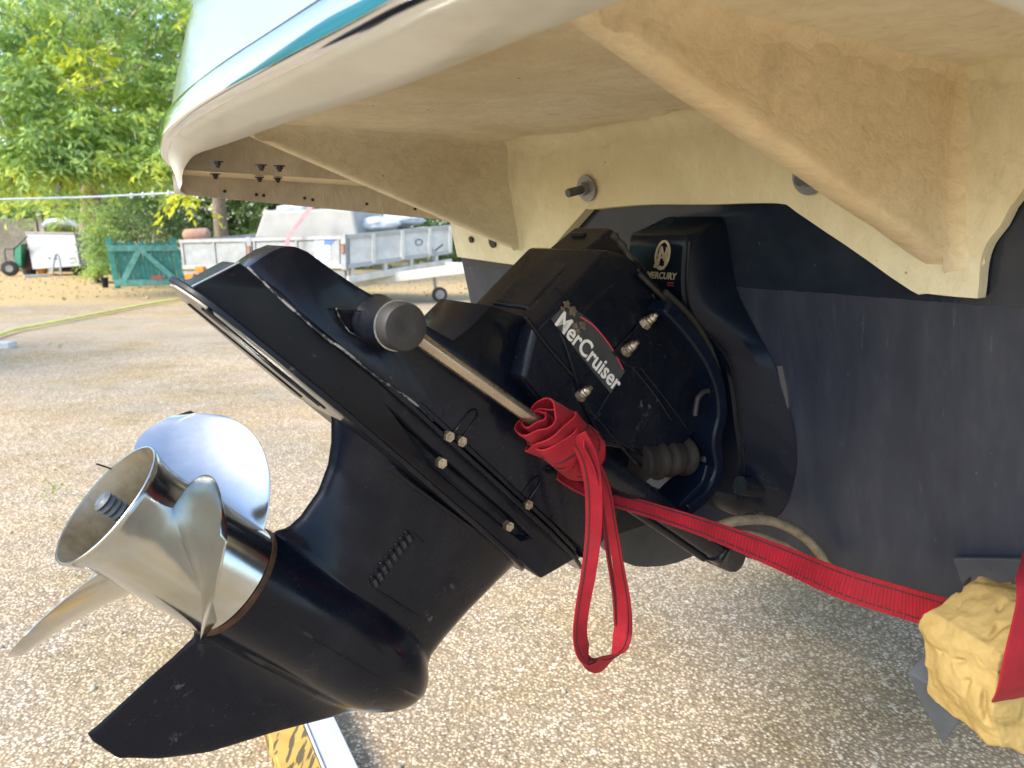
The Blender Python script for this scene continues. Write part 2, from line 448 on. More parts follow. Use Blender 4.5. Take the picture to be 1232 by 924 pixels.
plat = None
def platform():
    global plat
    g = G()
    # ceiling of the cavity
    zc = 1.345
    nx, ny = 26, 34
    V = []; Fc = []
    for j in range(ny + 1):
        for i in range(nx + 1):
            F = .335 + (tF(zc) - .02 - .335) * i / nx; s = -.60 + 1.24 * j / ny
            V.append(B(F, s, zc + .004 * mnoise.noise(Vector((F * 9, s * 9, 0))) - .03 * max(0, (abs(s - .02) - .56) / .06)))
    for j in range(ny):
        for i in range(nx): Fc.append([j * (nx + 1) + i, j * (nx + 1) + i + 1, (j + 1) * (nx + 1) + i + 1, (j + 1) * (nx + 1) + i])
    plat = mo('swim_platform', V, Fc, FIB, boat, smooth=180)
    # back wall against the transom, arch cut round the drive
    prof = [(-.60, 1.142), (-.40, 1.133), (-.372, 1.128), (-.345, 1.128), (-.19, 1.222), (-.165, 1.229), (-.05, 1.2335), (.06, 1.231), (.172, 1.230), (.20, 1.219), (.26, 1.182), (.336, 1.134), (.352, 1.1315), (.398, 1.130), (.404, 1.134), (.4065, 1.165), (.412, 1.185), (.424, 1.203), (.437, 1.228), (.47, 1.25), (.64, 1.27)]
    V = []; Fc = []; nr = 8
    P = smoothpath([N(p) for p in prof], 3)
    for off in (.024, .004):
        for k in range(nr + 1):
            for (s, zb) in P:
                z = zb + (1.36 - zb) * k / nr
                bow = .0035 * mnoise.noise(Vector((s * 14, z * 14, 3))) if off > .01 else 0
                V.append(B(tF(z) - (off + bow) * math.cos(RAKE), s, z))
    n = len(P); half = n * (nr + 1)
    for k in range(nr):
        for i in range(n - 1):
            a = k * n + i
            Fc.append([a, a + 1, a + n + 1, a + n]); Fc.append([half + a, half + a + n, half + a + n + 1, half + a + 1])
    for i in range(n - 1): Fc.append([i, half + i, half + i + 1, i + 1])
    for i in (0, n - 1):
        for k in range(nr): Fc.append([k * n + i, k * n + n + i, half + k * n + n + i, half + k * n + i])
    mo('back_wall', V, Fc, FIBY, plat, smooth=40)
    # ribs running fore and aft, deeper towards the transom
    def rib(s0, s1, zend, fa, za, ztop, mat_, name, bulge):
        g = G(); K = 18; rings = []
        for k in range(K + 1):
            t = k / K
            zb = za + (zend - za) * t
            F0 = fa + (tF(zend) - .024 - fa) * t
            wob = .0025 * mnoise.noise(Vector((t * 7, s0 * 20, 1)))
            w0, w1 = s0 + wob, s1 + wob
            top = ztop
            r = .0035
            rings.append([B(F0, w0 - .010, top), B(F0, w0, zb + r + .006), B(F0, w0, zb + r), B(F0, w0 + r * .6, zb), B(F0, w1 - r * .6, zb), B(F0, w1, zb + r), B(F0, w1 + .0005, zb + r + .006), B(F0, w1 + bulge * .4, zb + (top - zb) * .7), B(F0, w1 + bulge, top)])
        g.loft(rings, True)
        return g.make(name, mat_, plat, smooth=60)
    rib(-.392, -.366, 1.160, .352, 1.331, 1.348, FIB, 'rib', .012)
    rib(.351, .383, 1.163, .322, 1.333, 1.348, FIB_BOUNCE, 'rib', .006)
    # hollow fillets of resin in the corners
    def fillet(pts, da, db, r, mat_):
        rings = []
        for k, p in enumerate(pts):
            rr = r * (1 + .18 * mnoise.noise(Vector((k * .45, r * 90, 2))) + .1 * mnoise.noise(Vector((k * 1.3, 5, r * 50))))
            rings.append([p + da * rr * (1 - math.sin(t)) + db * rr * (1 - math.cos(t)) for t in np.linspace(0, math.pi / 2, 7)])
        G().loft(rings, False).make('resin_fillet', mat_, plat, smooth=180)
    aft_ = -nT
    fillet([B(tF(z) - .0190, .3805 + .004 * (z - 1.15) / .2, z) for z in np.linspace(1.160, 1.350, 30)], aft_, Sv, .026, FIB_BOUNCE)
    fillet([B(F, .3835, 1.3540) for F in np.linspace(.335, .81, 40)], -Uv, Sv, .034, FIB_BOUNCE)
    fillet([B(tF(1.3455) - .0190, s, 1.3545) for s in np.linspace(-.37, .365, 50)], aft_, -Uv, .036, FIBY)
    fillet([B(F, -.3600, 1.3540) for F in np.linspace(.355, .81, 40)], -Uv, Sv, .032, FIB)
    fillet([B(tF(z) - .0190, -.3700 + .008 * (z - 1.15) / .2, z) for z in np.linspace(1.165, 1.35, 24)], aft_, Sv, .024, FIBY)
    fillet([B(tF(1.3455) - .0190, s, 1.3545) for s in np.linspace(.37, .62, 24)], aft_, -Uv, .036, FIBY)
    # rolled lip round the edge
    inner = [(.845, -.605, 1.214), (.62, -.600, 1.235), (.42, -.590, 1.249), (.305, -.560, 1.2535), (.281, -.480, 1.2675), (.272, -.42, 1.284), (.282, -.385, 1.302), (.316, -.400, 1.320), (.352, -.375, 1.3325), (.354, -.22, 1.3345), (.352, -.073, 1.3345), (.357, .107, 1.3345), (.346, .258, 1.3345), (.337, .354, 1.3345), (.334, .382, 1.3345), (.332, .50, 1.333), (.36, .58, 1.31), (.42, .612, 1.28), (.62, .63, 1.25), (.845, .635, 1.22)]
    outer = [(.85, -.665, 1.262), (.62, -.665, 1.282), (.42, -.655, 1.290), (.318, -.625, 1.294), (.283, -.555, 1.300), (.262, -.47, 1.305), (.247, -.39, 1.308), (.233, -.30, 1.31), (.222, -.19, 1.311), (.214, -.08, 1.311), (.210, .03, 1.311), (.209, .13, 1.311), (.208, .23, 1.311), (.207, .32, 1.311), (.205, .41, 1.311), (.212, .50, 1.31), (.245, .60, 1.305), (.32, .66, 1.298), (.62, .695, 1.285), (.85, .695, 1.27)]
    I = smoothpath([N(p) for p in inner], 6); O = smoothpath([N(p) for p in outer], 6)
    rings = []
    K = 10
    for k in range(K + 1):
        t = k / K
        bul = -.016 * math.sin(math.pi * t) ** 1.0
        rings.append([B(*(i_ * (1 - t) + o_ * t + N([0, 0, bul * (.6 + .4 * min(1, abs(i_[0] - o_[0]) / .1))]))) for i_, o_ in zip(I, O)])
    # outer shoulder up behind the rail
    rings.append([B(*(o_ + N([0, 0, .03]))) for o_ in O])
    G().loft(rings, False).make('lip', LIPM, plat, smooth=180)
    # inner return of the lip up to the ceiling
    ret = [[B(*p) for p in I], [B(p[0] + .012, p[1] * .985, max(p[2] + .01, 1.348)) for p in I]]
    # chrome rub rail along the outer edge
    ctr = N([.85, .015, 0])
    def outp(o_, d, dz):
        v = ctr - o_; v[2] = 0
        if abs(o_[1]) > .6 and o_[0] > .4: v = N([0, -math.copysign(1, o_[1]), 0])
        v /= np.linalg.norm(v)
        return o_ + v * d + N([0, 0, dz])
    prof_ = [(.002, .000), (-.008, .0008), (-.0106, .0025), (-.0115, .0065), (-.0112, .014), (-.0106, .022), (-.0085, .0275), (-.004, .030), (.004, .031)]
    rr = [[B(*outp(o_, d, dz)) for o_ in O] for d, dz in prof_]
    G().loft(rr, False).make('rub_rail', CHROME, plat, smooth=180)
    g2 = G()
    for d, dz in ((.000, .0335), ): g2.tube([B(*outp(o_, d, dz)) for o_ in O], .0009, 8)
    g2.make('rail_bead', RUB, plat, smooth=180)
    # tall white moulding above the rail
    lev = [(.004, .031), (.006, .045), (.018, .09), (.040, .16), (.075, .25), (.12, .36), (.18, .48)]
    rr = [[B(*outp(o_, d, dz)) for o_ in O] for d, dz in lev]
    G().loft(rr, False).make('moulding', GELW, plat, smooth=180)
    # deck on top
    top = rr[-1]
    mo('deck', [tuple(p) for p in top], [list(range(len(top)))], GELW, plat)
    # port side of the cavity: grimy lip face, ledge, step
    g = G()
    def strip(p, q, mat_, name):
        K = 16; A_, Bq = [], []
        for k in range(K + 1):
            t = k / K; A_.append(B(*(N(p[0]) * (1 - t) + N(p[1]) * t))); Bq.append(B(*(N(q[0]) * (1 - t) + N(q[1]) * t)))
        G().loft([A_, Bq], False).make(name, mat_, plat, smooth=60)
    strip(((.285, -.556, 1.253), (.845, -.601, 1.213)), ((.285, -.56, 1.283), (.845, -.606, 1.272)), FIBD, 'lip_face')
    strip(((.285, -.56, 1.283), (.845, -.606, 1.272)), ((.275, -.49, 1.286), (.83, -.52, 1.276)), FIB, 'ledge')
    strip(((.275, -.49, 1.286), (.83, -.52, 1.276)), ((.275, -.49, 1.350), (.83, -.52, 1.350)), FIBD, 'step_face')
platform()

def through_bolt(px, py, stud):
    c = pT(px, py, .0)
    c = B(tF(c[2]) - .027, c[1], c[2])
    ax = nT if nT @ Fv < 0 else -nT
    t = G().disc(c, ax, .0205, .003, 20).make('washer', GALV, plat, smooth=40)
    g = G().disc(c + ax * .003, ax, .010, .009, 6)
    g.make('nut', GALV, plat, smooth=30)
    n = 15
    G().tube([c + ax * (.010 + stud * k / n) for k in range(n + 1)], [.0062 if k % 2 else .0070 for k in range(n + 1)], 10).make('stud', THREAD, plat, smooth=30)
through_bolt(722, 227, .030)
through_bolt(990, 214, .010)
# small bolts through the port ledge, and holes in its grimy face
for i, (x, y) in enumerate([(261, 190), (314, 194), (336, 195)]):
    for row in (0, 1):
        c = hit(x + row * -2, y + 3 + row * 15, B(.3, -.53 - row * .035, 1.282), Uv)
        g = G().disc(c - Uv * .001, -Uv, .0075, .0015, 12)
        g.disc(c - Uv * .002, -Uv, .0045, .004, 6); g.disc(c - Uv * .006, -Uv, .0028, .003, 8)
        g.make('ledge_bolt', RUB, plat, smooth=30)
for x, y in [(271, 230), (310, 234), (319, 235), (370, 238), (380, 240), (448, 245), (509, 251)]:
    p = hit(x, y, B(.3, -.560, 1.27), Sv)
    b = toB(p); s = -.556 - (b[0] - .285) / .56 * .045
    G().disc(B(b[0], s - .004, b[2]), Sv, .0028, .005, 8).make('screw_hole', RUB, plat)
# corner of the back wall beyond the small rib: old bolt holes and peeling filler
for x, y, r in [(581, 288, .0065), (607, 291, .011)]:
    c = pT(x, y); c = B(tF(c[2]) - .0265, c[1], c[2])
    G().disc(c, -nT if nT @ Fv > 0 else nT, r, .003, 12).make('bolt_hole', RUB, plat)

# ------------------------------------------------------------------ sterndrive
drive = thing('sterndrive', 'black sterndrive tilted up behind the boat with shiny steel propeller', 'sterndrive', D(.25, 0, .1))
def DP(pl, s0, s1):
    return [D(a, s0, u) for a, u in pl], [D(a, s1, u) for a, u in pl]
def lerp_tab(tab, x):
    xs = [t[0] for t in tab]; return float(np.interp(x, xs, [t[1] for t in tab]))
def gearcase():
    TE = sorted([(.2, .112), (.19, .124), (.17, .142), (.15, .155), (.122, .1655), (.09, .1675), (.072, .164), (.064, .156), (.055, .153), (-.062, .154), (-.066, .157), (-.09, .153), (-.12, .146), (-.15, .140), (-.175, .135), (-.1865, .1315), (-.1895, .142), (-.193, .166)])
    LE = sorted([(.2, .456), (.18, .452), (.111, .436), (.07, .429), (.045, .427), (.034, .431), (.022, .440), (.008, .4455), (-.004, .446), (-.016, .440), (-.028, .428), (-.036, .412), (-.05, .388), (-.072, .361), (-.113, .307), (-.158, .254), (-.182, .210), (-.193, .176)])
    def tor(a, u):
        r = .0585 if a < .30 else (.0585 * math.sqrt(max(0, 1 - ((a - .30) / .148) ** 2.3)))
        r *= .985 + .015 * math.cos((a - .15) * 30)
        r = max(r, 1e-5); uu = u - .001
        return math.sqrt(max(0, r * r - uu * uu))
    def sheet(a, u, x):
        x = min(max(x, 0), 1)
        if u > 0:
            tm = .030 + .016 * max(0, (u - .135) / .065) ** 2 + .012 * max(0, 1 - u / .10)
            prof = (1 - abs(2 * x - 1.02) ** 2.6); prof = max(prof, 0) ** .62
            return tm * prof
        tm = .0035 + .010 * max(0, 1 + u / .11) ** 1.6
        return tm * max(0, 1 - abs(2 * x - 1) ** 5) ** .5
    us = list(np.linspace(.2, .075, 26)) + list(np.linspace(.07, -.075, 46)) + list(np.linspace(-.082, -.193, 28))
    nc = 72; Pp, Pm = [], []
    for u in us:
        te, le = lerp_tab(TE, u), lerp_tab(LE, u)
        for i in range(nc + 1):
            x = .5 - .5 * math.cos(math.pi * i / nc); a = te + (le - te) * x
            p = 2.5 if u < 0 else 3.0
            t1, t2 = tor(a, u), sheet(a, u, x)
            if u < 0 and abs(u) > .05: t2 += .015 * max(0, 1 - (abs(u) - .05) / .034) ** 1.5 * max(0, 1 - abs(2 * x - 1) ** 4)
            t = (t1 ** p + t2 ** p) ** (1 / p)
            t = max(t, .0008)
            Pp.append((a, t, u)); Pm.append((a, -t, u))
    g = G(); n = nc + 1; m = len(us); h = len(Pp)
    V = [D(*p) for p in Pp + Pm]; Fc = []
    for j in range(m - 1):
        for i in range(nc):
            q = j * n + i
            Fc.append([q, q + 1, q + n + 1, q + n]); Fc.append([h + q, h + q + n, h + q + n + 1, h + q + 1])
        for i in (0, nc):
            q = j * n + i; Fc.append([q, q + n, h + q + n, h + q])
    for j in (0, m - 1):
        for i in range(nc):
            q = j * n + i; Fc.append([q, q + 1, h + q + 1, h + q])
    mo('gearcase', V, Fc, BLK, drive, smooth=50)
    return tor, sheet, TE, LE
tor, sheet, TE, LE = gearcase()
def skin(a, u):
    te, le = lerp_tab(TE, u), lerp_tab(LE, u); x = (a - te) / (le - te)
    return (tor(a, u) ** 3.2 + sheet(a, u, x) ** 3.2) ** (1 / 3.2)
# rusty ring where the propeller meets the gearcase
g = G()
g.loft([[D(aa, r * math.sin(t), r * math.cos(t)) for t in np.linspace(0, 2 * math.pi, 49)[:-1]] for aa, r in [(.1485, .0565), (.1485, .0593), (.1530, .0600), (.1555, .0585)]], True, False, False)
g.make('thrust_ring', RUST, drive, smooth=40)
# water intake: a row of hooded slots with a crease below them
def intake():
    A0 = pD(452, 702, .034); A1 = pD(494, 649, .034); n = 8
    for k in range(n):
        t = k / (n - 1); a = A0[0] + (A1[0] - A0[0]) * t; u = A0[2] + (A1[2] - A0[2]) * t
        s = skin(a, u)
        da, du = N([.93, -.37]), N([.37, .93])
        pts = []
        for q in np.linspace(0, math.pi, 9):
            x = .0062 * math.sin(q) * 1.7 ; y = .0035 * math.cos(q)
            aa = a + x * da[0] * -1 + y * du[0]; uu = u + x * da[1] * -1 + y * du[1]
            pts.append(D(aa, skin(aa, uu) + .0004, uu))
        pts = [D(a + .006 * da[0] + .0033 * du[0], skin(a, u) + .0003, u + .006 * da[1] + .0033 * du[1])] + pts + [D(a + .006 * da[0] - .0033 * du[0], skin(a, u) + .0003, u + .006 * da[1] - .0033 * du[1])]
        o = G().tube(pts, .0013, 6).make('intake_hood', BLK, drive, smooth=60)
        gg = G().box(D(a + .001, s - .0016, u), (D(.0048 * da[0], 0, .0048 * da[1]) - P0), (D(.0024 * du[0], 0, .0024 * du[1]) - P0), .0022 * Sv)
        gg.make('intake_slot', RUB, o)
    for (x0, y0), (x1, y1), w in [((450, 708), (506, 744), .0016), ((497, 640), (513, 655), .0011), ((455, 700), (500, 650), .0008)]:
        p, q = pD(x0, y0, .034), pD(x1, y1, .034)
        pts = []
        for t in np.linspace(0, 1, 8):
            b = p * (1 - t) + q * t; pts.append(D(b[0], skin(b[0], b[2]) + .0002, b[2]))
        G().tube(pts, [w * .3] + [w] * 6 + [w * .3], 6).make('cast_ridge', BLK, drive, smooth=60)
intake()

def wtail(a, lo, hi, a0, a1): return lo + (hi - lo) * min(1, max(0, (a - a0) / (a1 - a0)))
def tapered(pl, lo, hi, a0, a1, name, mat_, **k):
    """closed (a, u) outline whose half width grows along a up to a1: two flat facets a side"""
    P = []
    n = len(pl)
    for i in range(n):
        p, q = pl[i], pl[(i + 1) % n]; P.append(tuple(p))
        if (p[0] - a1) * (q[0] - a1) < 0:
            t = (a1 - p[0]) / (q[0] - p[0]); P.append((a1, p[1] + t * (q[1] - p[1])))
    n = len(P)
    V = [D(a, wtail(a, lo, hi, a0, a1), u) for a, u in P] + [D(a, -wtail(a, lo, hi, a0, a1), u) for a, u in P]
    lowi = [i for i in range(n) if P[i][0] <= a1 + 1e-9]; higi = [i for i in range(n) if P[i][0] >= a1 - 1e-9]
    st = next(i for i in lowi if (i - 1) % n not in lowi); lo_ = []
    while st in lowi: lo_.append(st); st = (st + 1) % n
    st = next(i for i in higi if (i - 1) % n not in higi); hi_ = []
    while st in higi: hi_.append(st); st = (st + 1) % n
    F = [lo_, hi_, [i + n for i in lo_][::-1], [i + n for i in hi_][::-1]] + [[i, (i + 1) % n, n + (i + 1) % n, n + i] for i in range(n)]
    return mo(name, V, F, mat_, drive, **k)
# antivent plate
def slab(pts, u0, u1, name, mat_, bevel=.0015, parent=None):
    g = G().prism([D(a, s, u0) for a, s in pts], [D(a, s, u1) for a, s in pts])
    return g.make(name, mat_, parent or drive, bevel=bevel)
half = [(-.092, .0), (-.089, .012), (-.082, .026), (-.070, .042), (-.050, .055), (.02, .070), (.10, .078), (.20, .076), (.32, .068), (.40, .056), (.44, .040), (.462, .02), (.470, 0)]
slab(half + [(a, -s) for a, s in half[::-1][1:-1]], .1925, .199, 'antivent_plate', BLK2, .002)
slab([(-.086, .010), (-.068, .038), (-.048, .050), (.02, .065), (.10, .072), (.115, .04), (.115, -.04), (.10, -.072), (.02, -.065), (-.048, -.050), (-.068, -.038), (-.086, -.010)], .1905, .1932, 'plate_underside', simple('worn_reflecting_underside', (.30, .27, .22), .45, .3, .4, 16), .0008)  # worn grey slab whose paleness also carries the ground's reflection
# underside ribs of the plate
for s in (.045, .03, -.02):
    G().tube([D(a, s, .1905) for a in np.linspace(-.06, .09, 6)], .0022, 6).make('plate_rib', BLK2, drive, smooth=60)
# slim lip at the front of the lower unit
p0, p1, p2 = pD(470, 560, .05), pD(560, 628, .045), pD(631, 680, .02)
G().ribbon([D(p0[0], .050, p0[2] - .004), D(p1[0], .050, p1[2] - .003), D(p2[0] - .03, .034, p2[2] + .003), D(p2[0], .010, p2[2])], [Sv] * 4, [.012, .016, .018, .004], .0035).make('spray_lip', BLK, drive, smooth=30)
# mid section between plate and flange, hollowed side
mid = [(-.078, .198), (-.062, .2445), (-.02, .250), (.12, .252), (.30, .252), (.46, .250), (.50, .247), (.485, .224), (.468, .198), (.30, .196), (.10, .197)]
midsec = tapered(mid, .024, .05, -.078, .06, 'mid_section', BLK2, bevel=.003)
q = [pD(474, 498, .05), pD(527, 546, .05), pD(612, 620, .05), pD(640, 648, .05), pD(628, 650, .05), pD(560, 596, .05), pD(515, 556, .05)]
cut(midsec, [G().prism([D(x[0], .034, x[2]) for x in q], [D(x[0], .08, x[2]) for x in q])])
midsec.data.shade_smooth(); midsec.data.set_sharp_from_angle(angle=math.radians(30))
# flange rail above it, two stacked plates
half = [(.10, .052), (.16, .060), (.30, .066), (.42, .064), (.50, .050), (.545, .026), (.556, .0)]
pl = [(.10, -.052)] + half
slab(half + [(a, -s) for a, s in half[::-1][1:]], .2445, .2510, 'flange', BLK, .002)
half2 = [(.12, .048), (.18, .0575), (.30, .063), (.42, .061), (.49, .048), (.53, .026), (.54, 0)]
slab(half2 + [(a, -s) for a, s in half2[::-1][1:]], .2525, .2595, 'flange', BLK, .002)
# upper housing: exhaust and driveshaft casting
T0, T1, TA, TB = .024, .055, -.062, .07
tail_px = [(297, 323), (312, 312), (328, 302), (345, 296), (356, 297), (370, 303), (400, 325), (430, 345), (470, 368), (510, 390), (545, 410), (568, 392), (591, 368)]
up = []
for x, y in tail_px:
    b = pD(x, y, .04)
    for _ in range(4): b = pD(x, y, wtail(b[0], T0, T1, TA, TB))
    up.append((b[0], b[2]))
up[0] = (up[0][0], .2465)
up += [(.24, .43), (.34, .46), (.42, .47), (.47, .42), (.515, .33), (.52, .262), (.345, .2605), (.23, .2575), (.16, .2535), (.105, .2475), (.04, .2465)]
upper = tapered(up, T0, T1, TA, TB, 'upper_housing', BLK, bevel=.006, seg=3)
c = pD(436, 387, .055)
pk_px = [(404, 371), (430, 374), (458, 379), (466, 396), (464, 414), (442, 411), (420, 399), (409, 384)]
pk_ = [pD(x, y, .055) for x, y in pk_px]
gcut = G().prism([D(b[0], .045, b[2]) for b in pk_], [D(b[0], .09, b[2]) for b in pk_])
cut(upper, [gcut])
upper.data.shade_smooth(); upper.data.set_sharp_from_angle(angle=math.radians(35))
def mk_worn():
    m = M('worn_edge', (.01, .012, .016), .4)
    k = m.ramp(m.noise(45., 5, .7), [(.50, 0.), (.58, 1.)])
    m.col(m.mix(k, (.01, .012, .016), (.34, .33, .30))); return m.m
WORN = mk_worn()
G().tube([D(b[0], .0556, b[2]) for b in pk_[:3]], .0009, 6).make('cast_ridge', WORN, drive, smooth=60)
G().tube([D(b[0], .0556, b[2]) for b in pk_[4:] + pk_[:1]], .0006, 6).make('cast_ridge', WORN, drive, smooth=60)
G().tube([D(a, wtail(a, .024, .05, -.078, .06) + .0004, u) for a, u in [(-.078, .1985), (-.070, .221), (-.062, .2445)]], .0008, 6).make('cast_ridge', simple('bare_alloy', (.42, .42, .40), .5, .5, .2, 90), drive, smooth=60)
# raised seam along the housing's lower edge
pts = [D(*(lambda b: (b[0], wtail(b[0], T0, T1, TA, TB) + .0005, b[2]))(pD(x, y, wtail(pD(x, y, .045)[0], T0, T1, TA, TB)))) for x, y in [(297, 321), (345, 366), (394, 408), (411, 419), (449, 450), (475, 468), (497, 484), (520, 504), (548, 526)]]
G().tube(smoothpath(pts, 4), .0016, 6).make('casting_seam', WORN, drive, smooth=60)

# pivot boss and end cap of the trim ram
cp = pD(488, 394, .108)
def axS(a, u, s): return D(a, s, u)
g = G()
rb = [(.046, .028), (.056, .0255), (.070, .0235), (.085, .0225), (.0885, .0225)]
g.loft([[D(cp[0] + r * math.cos(t), s, cp[2] + r * math.sin(t)) for t in np.linspace(0, 2 * math.pi, 33)[:-1]] for s, r in rb], True)
g.make('pivot_boss', BLK2, drive, smooth=40)
g = G().loft([[D(cp[0] + r * math.cos(t), s, cp[2] + r * math.sin(t)) for t in np.linspace(0, 2 * math.pi, 33)[:-1]] for s, r in [(.0885, .0215), (.0895, .0248), (.091, .0255), (.0915, .0238)]], True)
g.make('seal_ring', simple('worn_alloy', (.38, .37, .34), .5, .6, .3, 90), drive, smooth=40)
ram = None
def trim_ram(sgn):
    sx = .098 * sgn
    g = G()
    a0, u0 = cp[0], cp[2]
    e = pB(878, 671, .115)
    e3 = toD(B(*e))
    a1, u1 = e3[0], e3[2]
    P, Q = D(a0, sx, u0), D(a1, .115 * sgn, u1)
    ax = (Q - P) / np.linalg.norm(Q - P); L = np.linalg.norm(Q - P)
    r_ = g.tube([P + ax * .012, P + ax * L * .36], .0078, 16).make('ram_rod', ROD, drive, smooth=40)
    g = G()
    st = [(.345, .012), (.347, .0185), (.375, .0195), (.377, .0178), (.93, .0178), (.932, .0205), (.985, .0205), (1.0, .0165)]
    g.tube([P + ax * L * t for t, r in st], [r for t, r in st], 24)
    g.make('ram_cylinder', BLK, drive, smooth=35)
    g = G()
    # fluid galleries cast along the cylinder
    off = -Wv * .021 - Sv * .004 * sgn
    g.tube([P + ax * L * .42 + off, P + ax * L * .93 + off], .0055, 10)
    g.make('ram_gallery', BLK2, drive, smooth=60)
    # rubber end cap facing sideways at the fixed end
    c = P + ax * L * .972
    g = G().loft([[c + Sv * sgn * h + r * (math.cos(t) * ax + math.sin(t) * np.cross(Sv, ax)) for t in np.linspace(0, 2 * math.pi, 25)[:-1]] for h, r in [(-.02, .021), (.018, .021), (.023, .019), (.024, .012)]], True)
    g.make('ram_end_cap', RUB, drive, smooth=40)
    g = G().loft([[D(cp[0] + r * math.cos(t), s * sgn, cp[2] + r * math.sin(t)) for t in np.linspace(0, 2 * math.pi, 33)[:-1]] for s, r in [(.0915, .0240), (.106, .0240), (.1095, .0222), (.1105, .018), (.1105, .006), (.1098, .004)]], True)
    g.make('pivot_cap', RUB, drive, smooth=40)
    return P, ax, L
RP, RAX, RL = trim_ram(1)
trim_ram(-1)

# top cover: block with slanting aft face
def cover():
    aft = [pD(592, 363, -.04), pD(612, 341, -.04), pD(632, 321, -.04), pD(662, 296, -.04), pD(690, 273, -.04)]
    rings = []
    for k, b in enumerate(aft):
        a0, u0 = b[0], b[2]
        w = [.078, .080, .080, .078, .076][k]; ch = .036
        al = [.47, .45, .43, .39, .36][k]
        sec = [(a0, -ch), (a0, ch), (a0 + .016, ch + .026), (a0 + .034, w), (al, w), (al, -w), (a0 + .034, -w), (a0 + .016, -ch - .026)]
        rings.append([D(a, s, u0 - (.012 if abs(s) > .06 else .004 if abs(s) > .04 else 0) * (1 + .9 * (k == 4))) for a, s in sec])
    b = aft[-1]; a0, u0 = b[0], b[2]
    rings.append([D(a, s, u) for a, s, u in [(a0 + .008, -.03, u0 + .004), (a0 + .008, .03, u0 - .002), (a0 + .018, .052, u0 - .012), (a0 + .034, .066, u0 - .018), (.335, .068, u0 - .022), (.335, -.068, u0 - .018), (a0 + .034, -.066, u0 - .014), (a0 + .018, -.052, u0 - .006)]])
    g = G().loft(rings, True)
    return g.make('top_cover', BLK, drive, bevel=.004, seg=3)
cover()
# slot near its top
c = pD(697, 283, -.01)
G().box(D(c[0] - .0005, -.010, c[2]), .012 * Sv, .0035 * (D(.6, 0, .8) - P0), .004 * Av).make('cover_slot', RUB, drive)
# lower skirt of the cover: thin pale edge
pts = [D(pD(592, 364, -.04)[0] - .0012, s, pD(592, 364, -.04)[2] - .001) for s in (-.036, 0, .036)]
b = pD(592, 364, -.04)
pts += [D(b[0] + .017, .061, b[2] - .004), D(b[0] + .039, .0805, b[2] - .012), D(.34, .0815, .385), D(.40, .0815, .375)]
G().tube(smoothpath(pts, 4), .0015, 6).make('cover_edge', BLK2, drive, smooth=60)
# decal on the starboard side
SD = .0812
def decal():
    W_ = []
    c0, c1, c2, c3 = [pD(x, y, SD) for x, y in [(664, 384), (692, 372), (752, 447), (735, 473)]]
    m1 = pD(726, 405, SD)
    low = [c0, pD(690, 418, SD), c3]
    loop = [c0, pD(676, 372, SD), c1, pD(712, 387, SD), pD(734, 415, SD), c2, c3, pD(700, 430, SD)]
    V = [D(b[0], SD, b[2]) for b in loop] + [D(b[0], SD - .003, b[2]) for b in loop]
    n = len(loop)
    o = mo('decal', V, [list(range(n)), list(range(n, 2 * n))[::-1]] + [[i, (i + 1) % n, n + (i + 1) % n, n + i] for i in range(n)], simple('decal_film', (.045, .048, .048), .5, 0, .4, 30), drive)
    pts = [D(b[0], SD + .0006, b[2]) for b in (pD(x, y, SD) for x, y in [(698, 381), (716, 394), (735, 418), (749, 444)])]
    G().ribbon(smoothpath(pts, 5), [Wv] * 16, .0014, .0006).make('red_line', simple('red_print', (.6, .05, .09), .5), o)
    p, q = pD(664, 392, SD), pD(732, 468, SD)
    x = D(q[0], SD, q[2]) - D(p[0], SD, p[2]); L = np.linalg.norm(x)
    y = np.cross(Sv, x) * -1
    if y @ Wv < 0: y = -y
    z = np.cross(x, y)
    white = simple('worn_white_print', (.78, .75, .70), .5, 0, .12, 60)
    t = text_mesh('lettering', 'MerCruiser', .0285, D(p[0], SD + .0006, p[2]) + (y / np.linalg.norm(y)) * .004, x, y, white, o, .0008, .00045)
    grime = simple('peeled_grime', (.13, .105, .075), .9, 0, .5, 90, .4, 300)
    for (px, py, r) in ((691, 392, .0045), (695, 399, .0045), (682, 366, .005), (689, 374, .0065), (701, 391, .006), (677, 372, .003)):
        b = pD(px, py, SD); k = 15
        loop = [D(b[0] + r * (1 + .35 * math.sin(3 * a + px) + .25 * math.sin(7 * a + py)) * math.cos(a), SD + .0012, b[2] + r * .8 * (1 + .3 * math.sin(5 * a + px)) * math.sin(a)) for a in np.linspace(0, 2 * math.pi, k + 1)[:-1]]
        G().prism(loop, [p - Sv * .0016 for p in loop]).make('peeled_patch', grime, o)
    return L
decal()
